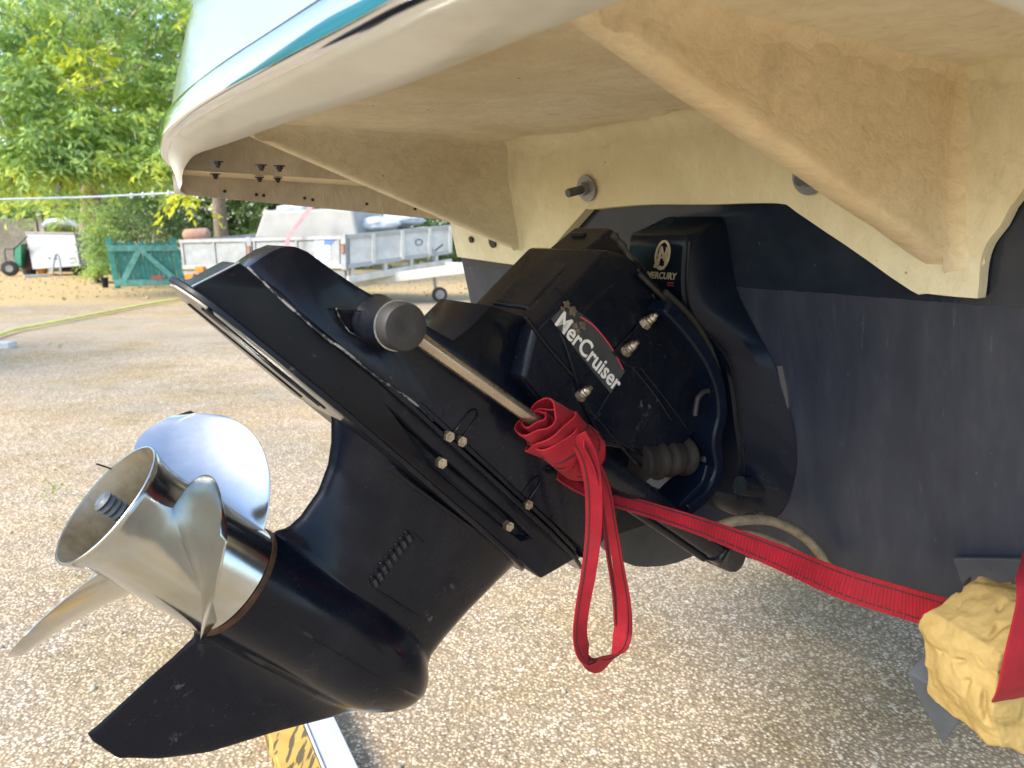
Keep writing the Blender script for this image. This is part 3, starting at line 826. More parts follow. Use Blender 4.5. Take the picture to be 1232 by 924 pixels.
# grease nipples and bolts on the side
def fitting(px, py, s, sc_=1., ax=None, mat_=None):
    b = pD(px, py, s); ax = Sv if ax is None else ax
    c = D(*b) - ax * .004
    g = G().disc(c, ax, .0085 * sc_, .006 * sc_, 6)
    n0 = c + ax * .006 * sc_
    prof = [(0, .0072), (.002, .0072), (.003, .0058), (.005, .0066), (.007, .0055), (.009, .0062), (.012, .0050), (.0135, .0032), (.017, .0030)]
    g.tube([n0 + ax * h * sc_ for h, r in prof], [r * sc_ for h, r in prof], 12)
    g.make('bolt', mat_ or BOLT, drive, smooth=30)
tilt = (Sv * .75 - Av * .25 + Wv * .6); tilt /= np.linalg.norm(tilt)
for x, y in [(777, 388), (754, 421)]: fitting(x, y, .085, 1.0, tilt)
fitting(699, 475, .080, .95, tilt)
fitting(858, 500, .082, .9, Sv)
for x, y in [(540, 525), (555, 531), (531, 557), (612, 633), (635, 607)]:
    b = pD(x, y, .063)
    g = G().disc(D(b[0], .058, b[2]), Sv, .0062, .008, 6); g.disc(D(b[0], .066, b[2]), Sv, .0032, .002, 8)
    g.make('bolt', BOLT, drive, smooth=30)
# slotted ears that carry the flange bolts
for x, y in [(561, 512), (638, 592)]:
    b = pD(x, y, .058); c3 = D(b[0], .0565, b[2])
    loop = [c3 + .011 * (math.cos(t) * Av * .62 + math.sin(t) * Wv) + (Wv * .010 if math.sin(t) > 0 else -Wv * .016) for t in np.linspace(0, 2 * math.pi, 17)]
    G().tube(loop, .0013, 6).make('bolt_recess', BLK2, drive, smooth=60)

# upper gear housing and bell housing
def bell():
    pl = [pD(x, y, .075) for x, y in [(640, 395), (700, 330), (728, 300), (758, 308), (792, 342), (822, 388), (848, 436), (858, 480), (848, 512), (822, 534), (775, 545), (715, 535), (660, 500), (625, 455)]]
    pl = [(b[0], b[2]) for b in pl]
    cen = np.mean(N(pl), axis=0)
    def sc_(k, s): return [D(cen[0] + (a - cen[0]) * k, s, cen[1] + (u - cen[1]) * k) for a, u in pl]
    g = G().loft([sc_(.985, -.0785), sc_(1, -.070), sc_(1, .070), sc_(.985, .0785)], True)
    g.make('bell_housing', BLK, drive, bevel=.005, seg=3)
    # boss pad carrying the fittings
    q = [pD(x, y, .086) for x, y in [(742, 405), (760, 425), (770, 410), (790, 392), (797, 400), (790, 422), (772, 440), (768, 452), (754, 440), (735, 432)]]
    G().prism([D(b[0], .078, b[2]) for b in (pD(x, y, .083) for x, y in [(737, 424), (752, 408), (764, 396), (778, 379), (793, 392), (797, 402), (783, 424), (770, 444), (753, 441)])], [D(b[0], .0835, b[2]) for b in (pD(x, y, .083) for x, y in [(737, 424), (752, 408), (764, 396), (778, 379), (793, 392), (797, 402), (783, 424), (770, 444), (753, 441)])]).make('bolt_pad', BLK, drive, bevel=.002)
    P = smoothpath([D(b[0], .074, b[2]) for b in (pD(x, y, .074) for x, y in [(738, 282), (752, 300), (765, 325), (780, 350), (794, 378), (806, 404), (826, 428), (840, 460)])], 6)
    G().tube(P, [.0042 + .0012 * math.sin(k * 1.7) for k in range(len(P))], 8).make('gasket', RUB, drive, smooth=60)
    # cast ribs running down the side
    for path, r in [([(668, 345), (700, 375), (722, 398), (738, 418)], .0016), ([(752, 430), (785, 470), (808, 505)], .0030), ([(760, 428), (800, 478), (826, 514)], .0022), ([(735, 472), (715, 505)], .0018), ([(634, 382), (662, 420), (697, 460)], .0030), ([(705, 490), (745, 530), (775, 548)], .0022), ([(700, 480), (760, 550), (790, 570)], .0026), ([(795, 400), (786, 420), (770, 440)], .0016)]:
        P = [pD(x, y, .080) for x, y in path]
        G().tube(smoothpath([D(b[0], .0785, b[2]) for b in P], 5), r, 8).make('cast_rib', BLK, drive, smooth=60)
bell()
# exhaust elbow and U-shaped gimbal ring arm round the bell housing
def gim_ring():
    for path, w, s, nm in [([(786, 366), (812, 394), (836, 428), (850, 462), (853, 495), (847, 527), (850, 558), (838, 588), (812, 610)], .020, .084, 'gimbal_ring'),
                           ([(842, 555), (834, 580), (815, 600), (790, 625)], .03, .078, 'gimbal_arm')]:
        pts = smoothpath([B(*pB(x, y, s)) for x, y in path], 6)
        wd_ = []
        for i, p in enumerate(pts):
            t = pts[min(i + 1, len(pts) - 1)] - pts[max(i - 1, 0)]; wd_.append(np.cross(t, Sv))
        G().ribbon(pts, wd_, w, .05).make(nm, NAVY, drive, bevel=.005)
gim_ring()
# brown corrugated bellows seen under the bell housing
p, q = B(*pB(766, 556, .070)), B(*pB(826, 548, .070))
G().tube([p + (q - p) * k / 22 for k in range(23)], [(.024 + .0025 * math.sin(k)) + (.0016 if k % 4 < 2 else -.001) for k in range(23)], 20).make('exhaust_bellows', BELL, drive, smooth=60)
p, q = B(*pB(800, 500, .0)), B(*pB(885, 520, .0))
G().tube([p + (q - p) * k / 22 for k in range(23)], [.05 + (.005 if k % 4 < 2 else -.002) for k in range(23)], 20).make('drive_bellows', RUB, drive, smooth=60)
# cables between the bell housing and the gimbal housing
for path, s_, r in [([(800, 352), (832, 384), (856, 425), (866, 470), (860, 515), (846, 556)], .088, .0050), ([(836, 500), (840, 478), (852, 470), (861, 484), (858, 512)], .094, .0036), ([(770, 330), (790, 350), (812, 372), (840, 392)], .086, .0030)]:
    G().tube(smoothpath([B(*pB(x, y, s_)) for x, y in path], 6), r, 8).make('cable', RUB, drive, smooth=60)
# lower apron pieces behind the knot: flat dark panels with rounded bottoms
def apron(pxs, s0, s1, nm, mat_):
    pl = [pB(x, y, s0) for x, y in pxs]
    G().prism([B(b[0], s0, b[2]) for b in pl], [B(b[0], s1, b[2]) for b in pl]).make(nm, mat_, drive, bevel=.003)
apron([(653, 570), (662, 558), (700, 552), (745, 560), (745, 600), (700, 606), (672, 632), (655, 626)], .03, -.03, 'lower_apron', MATTE)
apron([(668, 630), (690, 640), (715, 646), (744, 644), (780, 632), (800, 620), (800, 590), (700, 600), (678, 622)], -.01, -.06, 'lower_apron', MATTE)
apron([(736, 632), (738, 652), (743, 668), (752, 677), (765, 682), (780, 683), (797, 682), (815, 678), (832, 671), (848, 661), (852, 630), (800, 612), (745, 612)], -.03, -.07, 'lower_apron', simple('grey_apron_plastic', (.045, .047, .050), .55, 0, .25, 14))
pts = smoothpath([D(*pD(x, y, .03)) for x, y in [(690, 608), (678, 620), (668, 633), (672, 640), (690, 655), (697, 668)]], 5)
G().ribbon(pts, [Sv] * len(pts), .03, .004).make('bracket', BLK2, drive, bevel=.001)
# trim hoses
for path, r in [([(848, 640), (885, 627), (928, 627), (962, 642), (985, 664), (1000, 688)], .0068), ([(852, 646), (890, 640), (930, 650), (962, 666), (984, 684)], .0052)]:
    pts = []
    for i, (x, y) in enumerate(path):
        b = pB(x, y, .13 + .02 * i); pts.append(B(*b))
    G().tube(smoothpath(pts, 6), r, 10).make('hydraulic_hose', BRAID, drive, smooth=60)
b = pB(905, 622, .12); G().box(B(*b), .020 * Fv, .006 * Sv, .006 * Uv).make('hose_fitting', BOLT, drive, bevel=.002)
pts = smoothpath([B(*pB(x, y, .135)) for x, y in [(866, 640), (870, 632), (886, 628)]], 4)
G().tube(pts, .0022, 8).make('brake_pipe', ROD, drive, smooth=60)

# gimbal housing bolted to the transom, with maker's badge
def gimbal():
    aft = [(.775, 1.192), (.768, 1.183), (.768, 1.12), (.785, 1.08), (.845, 1.015), (.868, .93), (.885, .86), (.892, .80), (.905, .775)]
    cy = .02; w0 = [.052, .055, .055, .058, .070, .075, .075, .068, .055]
    w1 = [.05, .058, .066, .090, .122, .143, .140, .112, .075]
    ztr = [1.215, 1.20, 1.12, 1.07, 1.01, .93, .86, .79, .765]
    rings = []
    for (F, z), a, b, zt in zip(aft, w0, w1, ztr):
        Ft = tF(zt) - .002
        mid_ = [(Ft, -b), (F + .55 * (Ft - F), -a - .72 * (b - a)), (F + .006, -a), (F, -a + .006), (F, a - .006), (F + .006, a), (F + .55 * (Ft - F), a + .72 * (b - a)), (Ft, b)]
        rings.append([B(x, s + cy, z + (zt - z) * (x - F) / max(Ft - F, 1e-3)) for x, s in mid_])
    cols_ = [smoothpath([r[i] for r in rings], 4) for i in range(len(rings[0]))]
    rings = [[c[k] for c in cols_] for k in range(len(cols_[0]))]
    G().loft(rings, True).make('gimbal_housing', NAVY, drive, smooth=42)
    # raised edge line
    pts = [B(F + .004, cy + a + .0005, z) for (F, z), a in zip(aft[1:], w0[1:])]
    G().tube(smoothpath(pts, 4), .0016, 6).make('housing_edge', BLK2, drive, smooth=60)
    # badge on the aft face
    gold = simple('badge_gold', (.55, .48, .33), .5, 0, .2, 80)
    c = pF(797, 307, .766); cc = B(*c)
    X, Y = Sv, Uv
    n = 28
    ringp = [cc + .0118 * math.cos(t) * X + .0185 * math.sin(t) * Y + .003 * math.sin(t) * X for t in np.linspace(0, 2 * math.pi, n + 1)]
    G().ribbon(ringp, [Fv if False else (p - cc) for p in ringp], .0032, .0012).make('emblem', gold, drive)
    for pl in ([(-.012, -.016), (-.004, .010), (.000, .010), (-.007, -.016)], [(-.004, .010), (.002, -.004), (.004, -.001), (-.001, .012)], [(.001, -.004), (.008, .011), (.010, .008), (.003, -.008)], [(.007, .011), (.004, -.012), (.007, -.014), (.010, .009)], [(-.014, -.012), (.004, -.016), (.004, -.019), (-.015, -.017)], [(-.009, .001), (.009, -.005), (.009, -.007), (-.009, -.002)]):
        P = [cc + x * X + y * Y for x, y in pl]
        G().prism([p - Fv * .0008 for p in P], [p + Fv * .0006 for p in P]).make('emblem', gold, drive)
    p = pF(778, 334, .767)
    text_mesh('badge_lettering', 'MERCURY', .0125, B(.7665, p[1], p[2]), Sv, Uv, gold, drive, .0006, .0003, .2, .95)
    p = pF(803, 340, .767)
    for k in range(2):
        G().box(B(.7665, p[1] + .006, p[2] - .0035 * k), .0055 * Sv, .0005 * Fv, .0007 * Uv).make('badge_line', simple('badge_red', (.4, .04, .06), .5), drive)
    # bottom lug, grey gasket smear on the port edge
    b = pT(905, 588, -.03)
    G().tube([B(*pT(890, 584, -.05)), B(*pT(918, 588, -.01))], .014, 14).make('water_inlet', BLK2, drive, smooth=40)
    pts = [B(*pT(x, y, -.001)) for x, y in [(938, 440), (944, 470), (947, 500), (950, 520)]]
    G().ribbon(smoothpath(pts, 4), [Sv] * 13, .008, .004).make('sealant', simple('grey_sealant', (.09, .09, .09), .7), drive, bevel=.001)
gimbal()

# ------------------------------------------------------------------ propeller
prop = G()
def propeller():
    R2 = lambda prof: [[D(a, r * math.sin(t), r * math.cos(t)) for t in np.linspace(0, 2 * math.pi, 73)[:-1]] for a, r in prof]
    out = [(.0, .0612), (-.0005, .0626), (.0012, .0632), (.006, .0622), (.014, .0592), (.026, .0562), (.04, .0552), (.07, .0556), (.10, .0566), (.14, .0578), (.1475, .058)]
    inn = [(.0, .0612), (.01, .0592), (.025, .0558), (.05, .0530), (.13, .0520)]
    hub = G().loft(R2(out), True, False, False).make('propeller', STEEL, drive, smooth=180)
    G().loft(R2(inn), True, False, True).make('hub_bore', HUBIN, hub, smooth=50)
    # threaded shaft end and nut
    n = 22
    G().tube([D(-.006 + .064 * k / n, 0, 0) for k in range(n + 1)], [(.0066 if k == 0 else .0102 if k % 2 else .0086) for k in range(n + 1)], 14).make('shaft_thread', THREAD, hub, smooth=25)
    G().disc(D(.056, 0, 0), Av, .018, .022, 6).make('shaft_nut', THREAD, hub)
    P_, R_, AC = .533, .161, .090
    for k in range(3):
        th0 = math.radians(90.3 - 120 * k)
        nr, nt = 26, 28; V1, V2 = [], []
        for i in range(nr + 1):
            q = i / nr; r = .0535 + (R_ - .0535) * q
            w = math.radians(36.3) * (max(0, 1 - q ** 2.69)) ** .564 * (.055 / r) ** .10
            w = max(w, .012)
            skew = math.radians(-16.8) * q
            for j in range(nt + 1):
                t = -math.cos(math.pi * j / nt)
                th = th0 + skew + t * w
                cupp = -.006 * max(0, -t - .55) / .45 * q
                a = AC + P_ / (2 * math.pi) * (t * w) - .398 * (r - .0535) + cupp
                fil = .010 * math.exp(-(r - .0535) / .006)
                thk = (.0042 * (1 - .72 * q) + fil * .55) * (max(0, 1 - t * t)) ** .5 + .0007
                # normal in the (a, tangent) plane
                nx, ny = math.cos(math.atan2(P_, 2 * math.pi * r)), -math.sin(math.atan2(P_, 2 * math.pi * r))
                for V, sg in ((V1, 1), (V2, -1)):
                    tt = th + sg * thk / 2 * ny / r; aa = a + sg * thk / 2 * nx
                    V.append(D(aa, r * math.sin(tt), r * math.cos(tt)))
        n1 = nt + 1; h = len(V1); Fc = []
        for i in range(nr):
            for j in range(nt):
                q_ = i * n1 + j
                Fc.append([q_, q_ + 1, q_ + n1 + 1, q_ + n1]); Fc.append([h + q_, h + q_ + n1, h + q_ + n1 + 1, h + q_ + 1])
            for j in (0, nt):
                q_ = i * n1 + j; Fc.append([q_, q_ + n1, h + q_ + n1, h + q_])
        for j in range(nt):
            q_ = nr * n1 + j; Fc.append([q_, q_ + 1, h + q_ + 1, h + q_])
        mo('blade', V1 + V2, Fc, STEEL, hub, smooth=60)
    # cotter wire behind the hub
    p, q = pD(116, 558, -.06), pD(140, 566, -.06)
    G().tube([D(*p), D(*q)], .0009, 6).make('cotter_wire', RUB, hub)
propeller()

# ------------------------------------------------------------------ red strap, foam, metal corner
strap = thing('tie_down_strap', 'red webbing strap knotted round the trim ram, loose loop hanging down', 'strap', D(.30, .1, .2))
def rib_at(t): return RP + RAX * RL * t
kc = None
def strap_build():
    e1 = np.cross(Sv, RAX); e1 /= np.linalg.norm(e1)
    if e1 @ Wv < 0: e1 = -e1
    e2 = np.cross(RAX, e1); e2 = e2 if e2 @ Sv > 0 else -e2
    t0 = toD(hit(640, 500, rib_at(.3), Sv))
    k0 = hit(655, 512, rib_at(.3), Sv); k1 = hit(700, 545, rib_at(.3), Sv)
    s0, s1 = (k0 - RP) @ RAX, (k1 - RP) @ RAX
    # wraps: slanted turns of webbing round the rod
    specs = [(-.04, .0125, .030, .25, .4), (.04, .0225, .032, .40, 0), (.25, .0275, .034, -.55, .5), (.48, .0305, .038, .60, 1.3), (.74, .0285, .034, -.40, 2.2), (.98, .0245, .026, .15, .9), (.40, .0300, .032, .75, 4.0)]
    for w, (t, r, wid, sl, ph) in enumerate(specs):
        pts, wds = [], []
        for a in np.linspace(0, 2 * math.pi, 41):
            rr = r * (1 + .09 * math.sin(2 * a + ph * 3) + .05 * math.sin(5 * a + ph))
            c = RP + RAX * (s0 + (s1 - s0) * t + sl * .030 * math.cos(a + ph * .2))
            pts.append(c + rr * (math.cos(a) * e1 + math.sin(a) * e2))
            wds.append(RAX + .14 * math.sin(a + ph) * e1 - .15 * sl * math.sin(a) * e2)
        G().ribbon(pts, wds, wid, .0022).make('wrap', STRAP, strap, bevel=.0007)
        stp = [p + (p - c_) / np.linalg.norm(p - c_) * .0016 for p, c_ in zip(pts, [RP + RAX * ((p - RP) @ RAX) for p in pts])]
        for off in (.25,):
            G().ribbon([p + RAX * wid * off for p in stp], wds, .0016, .0010).make('stitching', STITCH, strap)
    # hanging loop: broad left leg, narrow twisted right legs
    def leg(pxs, s, w, wd, nm='loop'):
        P = []; Wd = []
        for i, (x, y) in enumerate(pxs):
            P.append(D(*pD(x, y, s[i] if isinstance(s, list) else s)))
        P = smoothpath(P, 6); n = len(P)
        Wn = smoothpath([N(v, dtype=float) if False else np.array(v, float) for v in wd], 6) if len(wd) > 1 else [np.array(wd[0], float)] * n
        Wl = [float(v[0]) for v in smoothpath([np.array([q]) for q in w], 6)] if isinstance(w, list) else w
        o = G().ribbon(P, Wn, Wl, .0022).make(nm, STRAP, strap, bevel=.0006)
        ww = Wl if isinstance(Wl, list) else [Wl] * n
        for off in (-.30,):
            Q = []
            for i in range(n):
                t = P[min(i + 1, n - 1)] - P[max(i - 1, 0)]; t /= np.linalg.norm(t)
                d = Wn[i] - t * (Wn[i] @ t); d /= np.linalg.norm(d); nn = np.cross(t, d)
                Q.append(P[i] + d * ww[i] * off)
            G().ribbon(Q, Wn, .0014, .0034).make('stitching', STITCH, o)
        return o
    Xc, Yc = RT, FWD
    leg([(694, 524), (708, 552), (714, 590), (714, 640), (708, 690), (700, 735), (698, 768), (706, 790), (724, 799), (741, 788), (749, 762), (750, 725), (744, 680), (736, 630), (727, 585), (706, 545)],
        [.140, .143, .143, .142, .141, .140, .138, .136, .132, .128, .124, .121, .119, .118, .120, .128],
        [.022, .022, .020, .019, .018, .018, .020, .025, .030, .030, .026, .020, .015, .013, .014, .020],
        [Xc + .1 * Yc, Xc + .2 * Yc, Xc + .1 * Yc, Xc, Xc + .1 * Yc, Xc * .95 + .3 * Yc, Xc * .8 + .5 * Yc, .5 * Xc + .7 * Yc - .6 * Uv, .1 * Xc + .6 * Yc - .9 * Uv, -.5 * Xc + .6 * Yc - .7 * Uv, -.8 * Xc + .5 * Yc - .3 * Uv, .5 * Yc - .9 * Xc, Yc * .5 - .9 * Xc, Yc * .4 - .9 * Xc, Yc * .3 - Xc, Yc * .2 - Xc])
    # loose end with frayed tip
    leg([(702, 532), (717, 565), (725, 610), (731, 660), (739, 715), (741, 752)], [.146, .144, .140, .136, .132, .130], [.018, .015, .012, .011, .010, .007], [Yc + .3 * Xc, Yc + .35 * Xc, Yc + .4 * Xc, Yc + .45 * Xc, Yc + .5 * Xc, Yc + .5 * Xc], 'loose_end')
    # tail running to the foam block
    tail = [(672, 572), (690, 582), (725, 597), (780, 613), (850, 636), (930, 667), (1010, 701), (1080, 723), (1150, 743)]
    W_ = [.014, .017, .018, .020, .024, .031, .037, .039, .038]
    P = []
    ends = [toB(D(*pD(672, 572, .07))), None]
    F0, F1 = ends[0][0], .83
    for i, (x, y) in enumerate(tail):
        t = i / (len(tail) - 1)
        s_ = .07 + .345 * t ** 1.7
        P.append(B(*pB(x, y, s_)))
    P = smoothpath(P, 6); n = len(P)
    wd_ = [(Uv * .9 + FWD * (.9 - .8 * i / n)) for i in range(n)]
    Wl = [float(v[0]) for v in smoothpath([np.array([q]) for q in W_], 6)]
    o = G().ribbon(P, wd_, Wl, .0022).make('tail', STRAP, strap, bevel=.0006)
    for off in (-.33, .33):
        Q = []
        for i in range(n):
            t = P[min(i + 1, n - 1)] - P[max(i - 1, 0)]; t /= np.linalg.norm(t)
            d = wd_[i] - t * (wd_[i] @ t); d /= np.linalg.norm(d)
            Q.append(P[i] + d * Wl[i] * off)
        G().ribbon(Q, wd_, .0018, .0034).make('stitching', STITCH, o)
    # woven ridges across the tail
    g = G()
    for i in range(n * 3, 0, -1): pass
    L = 0; acc = [0]
    for i in range(n - 1): L += np.linalg.norm(P[i + 1] - P[i]); acc.append(L)
    m = int(L / .0045)
    for k in range(m):
        q = L * k / m; i = max(0, np.searchsorted(acc, q) - 1); i = min(i, n - 2); tt = (q - acc[i]) / (acc[i + 1] - acc[i])
        p = P[i] * (1 - tt) + P[i + 1] * tt; t = P[i + 1] - P[i]; t /= np.linalg.norm(t)
        d = wd_[i] - t * (wd_[i] @ t); d /= np.linalg.norm(d); nn = np.cross(t, d); w = (Wl[i] * (1 - tt) + Wl[i + 1] * tt)
        g.box(p, t * .0011, d * w * .49, nn * .0016)
    g.make('weave', STRAP, o, kind='stuff')
strap_build()

def foam():
    c0 = pF(1186, 800, .80)
    C0 = B(*c0)
    bm = bmesh.new()
    bmesh.ops.create_cube(bm, size=2)
    bmesh.ops.subdivide_edges(bm, edges=bm.edges, cuts=52, use_grid_fill=True)
    X = RT * .97 + FWD * .25; X /= np.linalg.norm(X); Z = Uv; Y = np.cross(Z, X); Y /= np.linalg.norm(Y)
    V = []
    for v in bm.verts:
        x, y, z = v.co
        r = math.sqrt(x * x + y * y + z * z); k = (max(abs(x), abs(y), abs(z)) / r) * .30 + .70
        x, y, z = x * k, y * k, z * k
        p = Vector((x * 1.4 + 3, y * 1.4, z * 1.4))
        n1 = mnoise.noise(p * 1.0) * .13 + mnoise.noise(p * 2.2) * .055 + mnoise.noise(p * 5) * .014 + mnoise.noise(p * 11) * .007
        ridg = -max(0, mnoise.noise(p * 2.4 + Vector((5, 2, 1))) - .35) * .35
        dd = 1 + n1 + ridg
        x2, z2 = x * dd, z * dd
        # upper left shoulder cut away, waist where the strap squeezes it
        xx = x2 * .058 + .016; zz = z2 * .068 + .004
        if x2 < 0 and z2 > 0: zz -= .030 * (-x2) * z2
        if x2 < 0 and z2 < -.2: xx += .030 * (-z2 - .2) * 1.0; zz -= .012
        sq = math.exp(-((x2 - .62) / .22) ** 2) * .012
        V.append(C0 + X * xx + Y * (y * .05 * dd + (sq if y < 0 else 0)) + Z * zz)
    Fc = [[v.index for v in f.verts] for f in bm.faces]
    bm.free()
    mo('foam_block', V, Fc, FOAM, smooth=180, label='torn lump of yellow foam padding strapped against the dark transom', cat='foam')
    # band over it
    pts = []
    pl = [(1252, 668), (1244, 705), (1236, 745), (1226, 785), (1217, 828), (1212, 842)]
    fs = [.86, .765, .748, .744, .748, .765]
    P = [B(*pF(x, y, F)) for (x, y), F in zip(pl, fs)]
    P = smoothpath(P, 6)
    o = G().ribbon(P, [RT + .2 * FWD] * len(P), .030, .0024).make('webbing_band', STRAP, None, bevel=.0006, label='red webbing band pressed into the front of the yellow foam', cat='strap')
foam()
def corner_plate():
    a = B(*pF(1091, 810, .80)); b = B(*pF(1166, 851, .79)); c = B(*pF(1134, 896, .80)); d = B(*pF(1140, 758, .84)); e = B(*pF(1215, 800, .83))
    th = Fv * .004
    t = thing('corner_plate', 'dark grey folded metal corner plate poking out below the yellow foam', 'bracket', c)
    G().prism([a, b, c], [a + th, b + th, c + th]).make('flange', SHEET, t, bevel=.0012)
    up = Uv * -.003
    G().prism([a + Uv * .0015, b + Uv * .0015, e, d], [a + up, b + up, e + up, d + up]).make('top_plate', SHEET, t, bevel=.001)
corner_plate()
# moulded pocket in the transom behind the foam
def pocket():
    pl = [(1150, 667), (1240, 668), (1240, 720), (1176, 712), (1172, 690), (1162, 700)]
    P = [pT(x, y, 0) for x, y in pl]
    P = [B(tF(p[2]), p[1], p[2]) for p in P]
    G().prism([p - nT * .003 for p in P], [p - nT * .010 for p in P]).make('trim_pocket', SHEET, boat, bevel=.002)
pocket()
# board lying under the skeg: white edge, taped yellow side
def marker_board():
    p = gnd(352, 850); q = gnd(398, 965)
    d = (q - p); d /= np.linalg.norm(d); w = np.cross(d, Uv)
    if w[0] < 0: w = -w
    t = thing('marker_board', 'white board with yellow hazard tape lying on gravel beneath the skeg', 'board', p)
    L = .6
    m = M('hazard_tape', (.62, .36, .04), .5)
    dark = m.ramp(m.noise(26., 2, .5, m.map((3, .5, 1), (0, 0, .5))), [(.53, 0.), (.56, .85)])
    m.col(m.mix(dark, m.ramp(m.noise(30., 4), [(.3, (.46, .28, .05)), (.7, (.56, .36, .08))]), (.05, .045, .03)))
    G().box(p + d * (L / 2 - .05) + w * .022 + Uv * .03, d * L / 2, w * .028, Uv * .03).make('white_bar', WHITEP, t, bevel=.003)
    G().box(p + d * (L / 2 - .05) - w * .040 + Uv * .026, d * L / 2, w * .033, Uv * .026).make('taped_side', m.m, t, bevel=.002)
    G().box(p + d * (L / 2 - .05) + w * -.003 + Uv * .0605, d * L / 2, w * .0012, Uv * .0008).make('groove', GALV, t)
marker_board()

# ------------------------------------------------------------------ yard behind
def bar(g, p, q, w, h, up=None):
    p, q = N(p), N(q); t = q - p; L = np.linalg.norm(t); t = t / L
    u_ = Uv if up is None else up
    x = np.cross(t, u_)
    if np.linalg.norm(x) < 1e-3: x = np.cross(t, N([0, 1., 0]))
    x /= np.linalg.norm(x); y = np.cross(x, t)
    return g.box((p + q) / 2, t * L / 2, x * w / 2, y * h / 2)
CREAM = simple('cream_grey_panel', (.60, .58, .50), .6, 0, .18, 6, .05, 40)
PALE = simple('pale_steel', (.29, .30, .285), .55, .1, .2, 8)
def trailer():
    Lt, Lb = dep(218, 289, 10.4), dep(222, 322, 10.4)
    Nt, Nb = dep(415, 284, 9.6), dep(416, 321, 9.6)
    Rt_, Rb = dep(541, 272, 10.6), dep(541, 303, 10.6)
    ctr = (Lb + Rb) / 2
    t = thing('flatbed_trailer', 'pale drop sided flatbed trailer parked nose up beside the teal gate', 'trailer', (ctr[0], ctr[1], 0))
    dS = (Nt - Lt); dS /= np.linalg.norm(dS); dF = (Rt_ - Nt); dF /= np.linalg.norm(dF)
    nS = np.cross(Uv, dS); nS = nS if nS[1] < 0 else -nS
    nF = np.cross(Uv, dF); nF = nF if nF @ dS > 0 else -nF
    def P(a, b, u, v, A0, A1): return a
    def quad(g, at, ab, bt, bb, u0, u1, v0, v1, off, n, th):
        f = lambda u, v: (at * (1 - u) + bt * u) * (1 - v) + (ab * (1 - u) + bb * u) * v
        A_ = [f(u0, v0) + n * off, f(u1, v0) + n * off, f(u1, v1) + n * off, f(u0, v1) + n * off]
        return g.prism(A_, [p + n * th for p in A_])
    sd = (Lt, Lb, Nt, Nb); fr = (Nt, Nb, Rt_, Rb)
    for (u0, u1) in ((.0, .43), (.46, .985)):
        g = G(); quad(g, *sd, u0, u1, .06, 1, 0, nS, .03); side = g.make('side_panel', PALE, t, bevel=.006)
        g = G(); quad(g, *sd, u0, u1, -.02, .10, -.01, nS, .06); g.make('top_rail', simple('dirty_white_rail', (.36, .355, .32), .5, 0, .15, 10) if u0 == 0 else bpy.data.materials['dirty_white_rail'], side)
        g = G(); quad(g, *sd, u0, u1, .90, 1.05, -.01, nS, .055); g.make('bottom_rail', bpy.data.materials['dirty_white_rail'], side)
        for uu in (u0 + .008, (u0 + u1) / 2, u1 - .02):
            g = G(); quad(g, *sd, uu, uu + .012, .1, .9, 0, nS, .045); g.make('stiffener', PALE, side)
    for uu in (.43, .985):
        g = G(); quad(g, *sd, uu, uu + .03, -.05, 1.1, -.02, nS, .075); po = g.make('corner_post', PALE, t, bevel=.005)
        g = G(); quad(g, *sd, uu + .006, uu + .024, .25, .55, .055, nS, .02); g.make('latch', simple('rusty_latch', (.28, .14, .08), .7, 0, .4, 30) if uu < .5 else bpy.data.materials['rusty_latch'], po)
    for k in range(4):
        u0, u1 = [.03, .26, .53, .80][k], [.25, .52, .79, 1.0][k]
        g = G(); quad(g, *fr, u0, u1, .04, 1, 0, nF, .03); fp = g.make('front_panel', CREAM, t, bevel=.005)
        g = G(); quad(g, *fr, u1 - .03, u1, .0, 1.0, 0, nF, .06); g.make('stiffener', CREAM, fp)
    g = G(); quad(g, *fr, 0, 1, -.04, .10, -.02, nF, .07); g.make('top_rail', bpy.data.materials['dirty_white_rail'], t)
    g = G(); quad(g, *fr, 0, 1, .92, 1.06, -.02, nF, .07); g.make('bottom_rail', bpy.data.materials['dirty_white_rail'], t)
    # oval badge ring on the front
    f = lambda u, v: (Nt * (1 - u) + Rt_ * u) * (1 - v) + (Nb * (1 - u) + Rb * u) * v
    c = f(.67, .48) + nF * .035
    G().tube([c + .055 * math.cos(a) * dF + .04 * math.sin(a) * Uv for a in np.linspace(0, 2 * math.pi, 21)], .008, 6).make('oval_badge', simple('slate_print', (.15, .17, .2), .5), t)
    # blue and white sticker on the side
    fs = lambda u, v: (Lt * (1 - u) + Nt * u) * (1 - v) + (Lb * (1 - u) + Nb * u) * v
    blue = simple('blue_print', (.06, .16, .55), .5); wht = simple('white_print', (.75, .77, .8), .5)
    def sheet_(nm, quad_, m_, off):
        Q = [fs(u, v) + nS * off for u, v in quad_]
        return G().prism(Q, [p + nS * .004 for p in Q]).make(nm, m_, t)
    st = sheet_('sticker', [(.835, .10), (.93, .08), (.90, .92), (.825, .95)], simple('pale_blue_print', (.42, .55, .72), .5), .031)
    sheet_('sticker_arrow', [(.895, .04), (.965, .02), (.925, .27), (.885, .27)], blue, .033)
    sheet_('sticker_arrow', [(.820, .80), (.862, .76), (.838, 1.0), (.812, 1.02)], blue, .033)
    for v in (.36, .50, .64):
        sheet_('sticker_line', [(.833, v), (.925, v - .02), (.922, v + .07), (.832, v + .09)], wht, .0335)
    # chassis, drawbar, wheels, jockey wheel
    inn = -nS
    mid_f = (Nb + Rb) / 2
    g = G(); bar(g, Nb - Uv * .16 + nF * .02, Rb - Uv * .14 + nF * .02, .08, .09); g.make('chassis_beam', CREAM, t, bevel=.006)
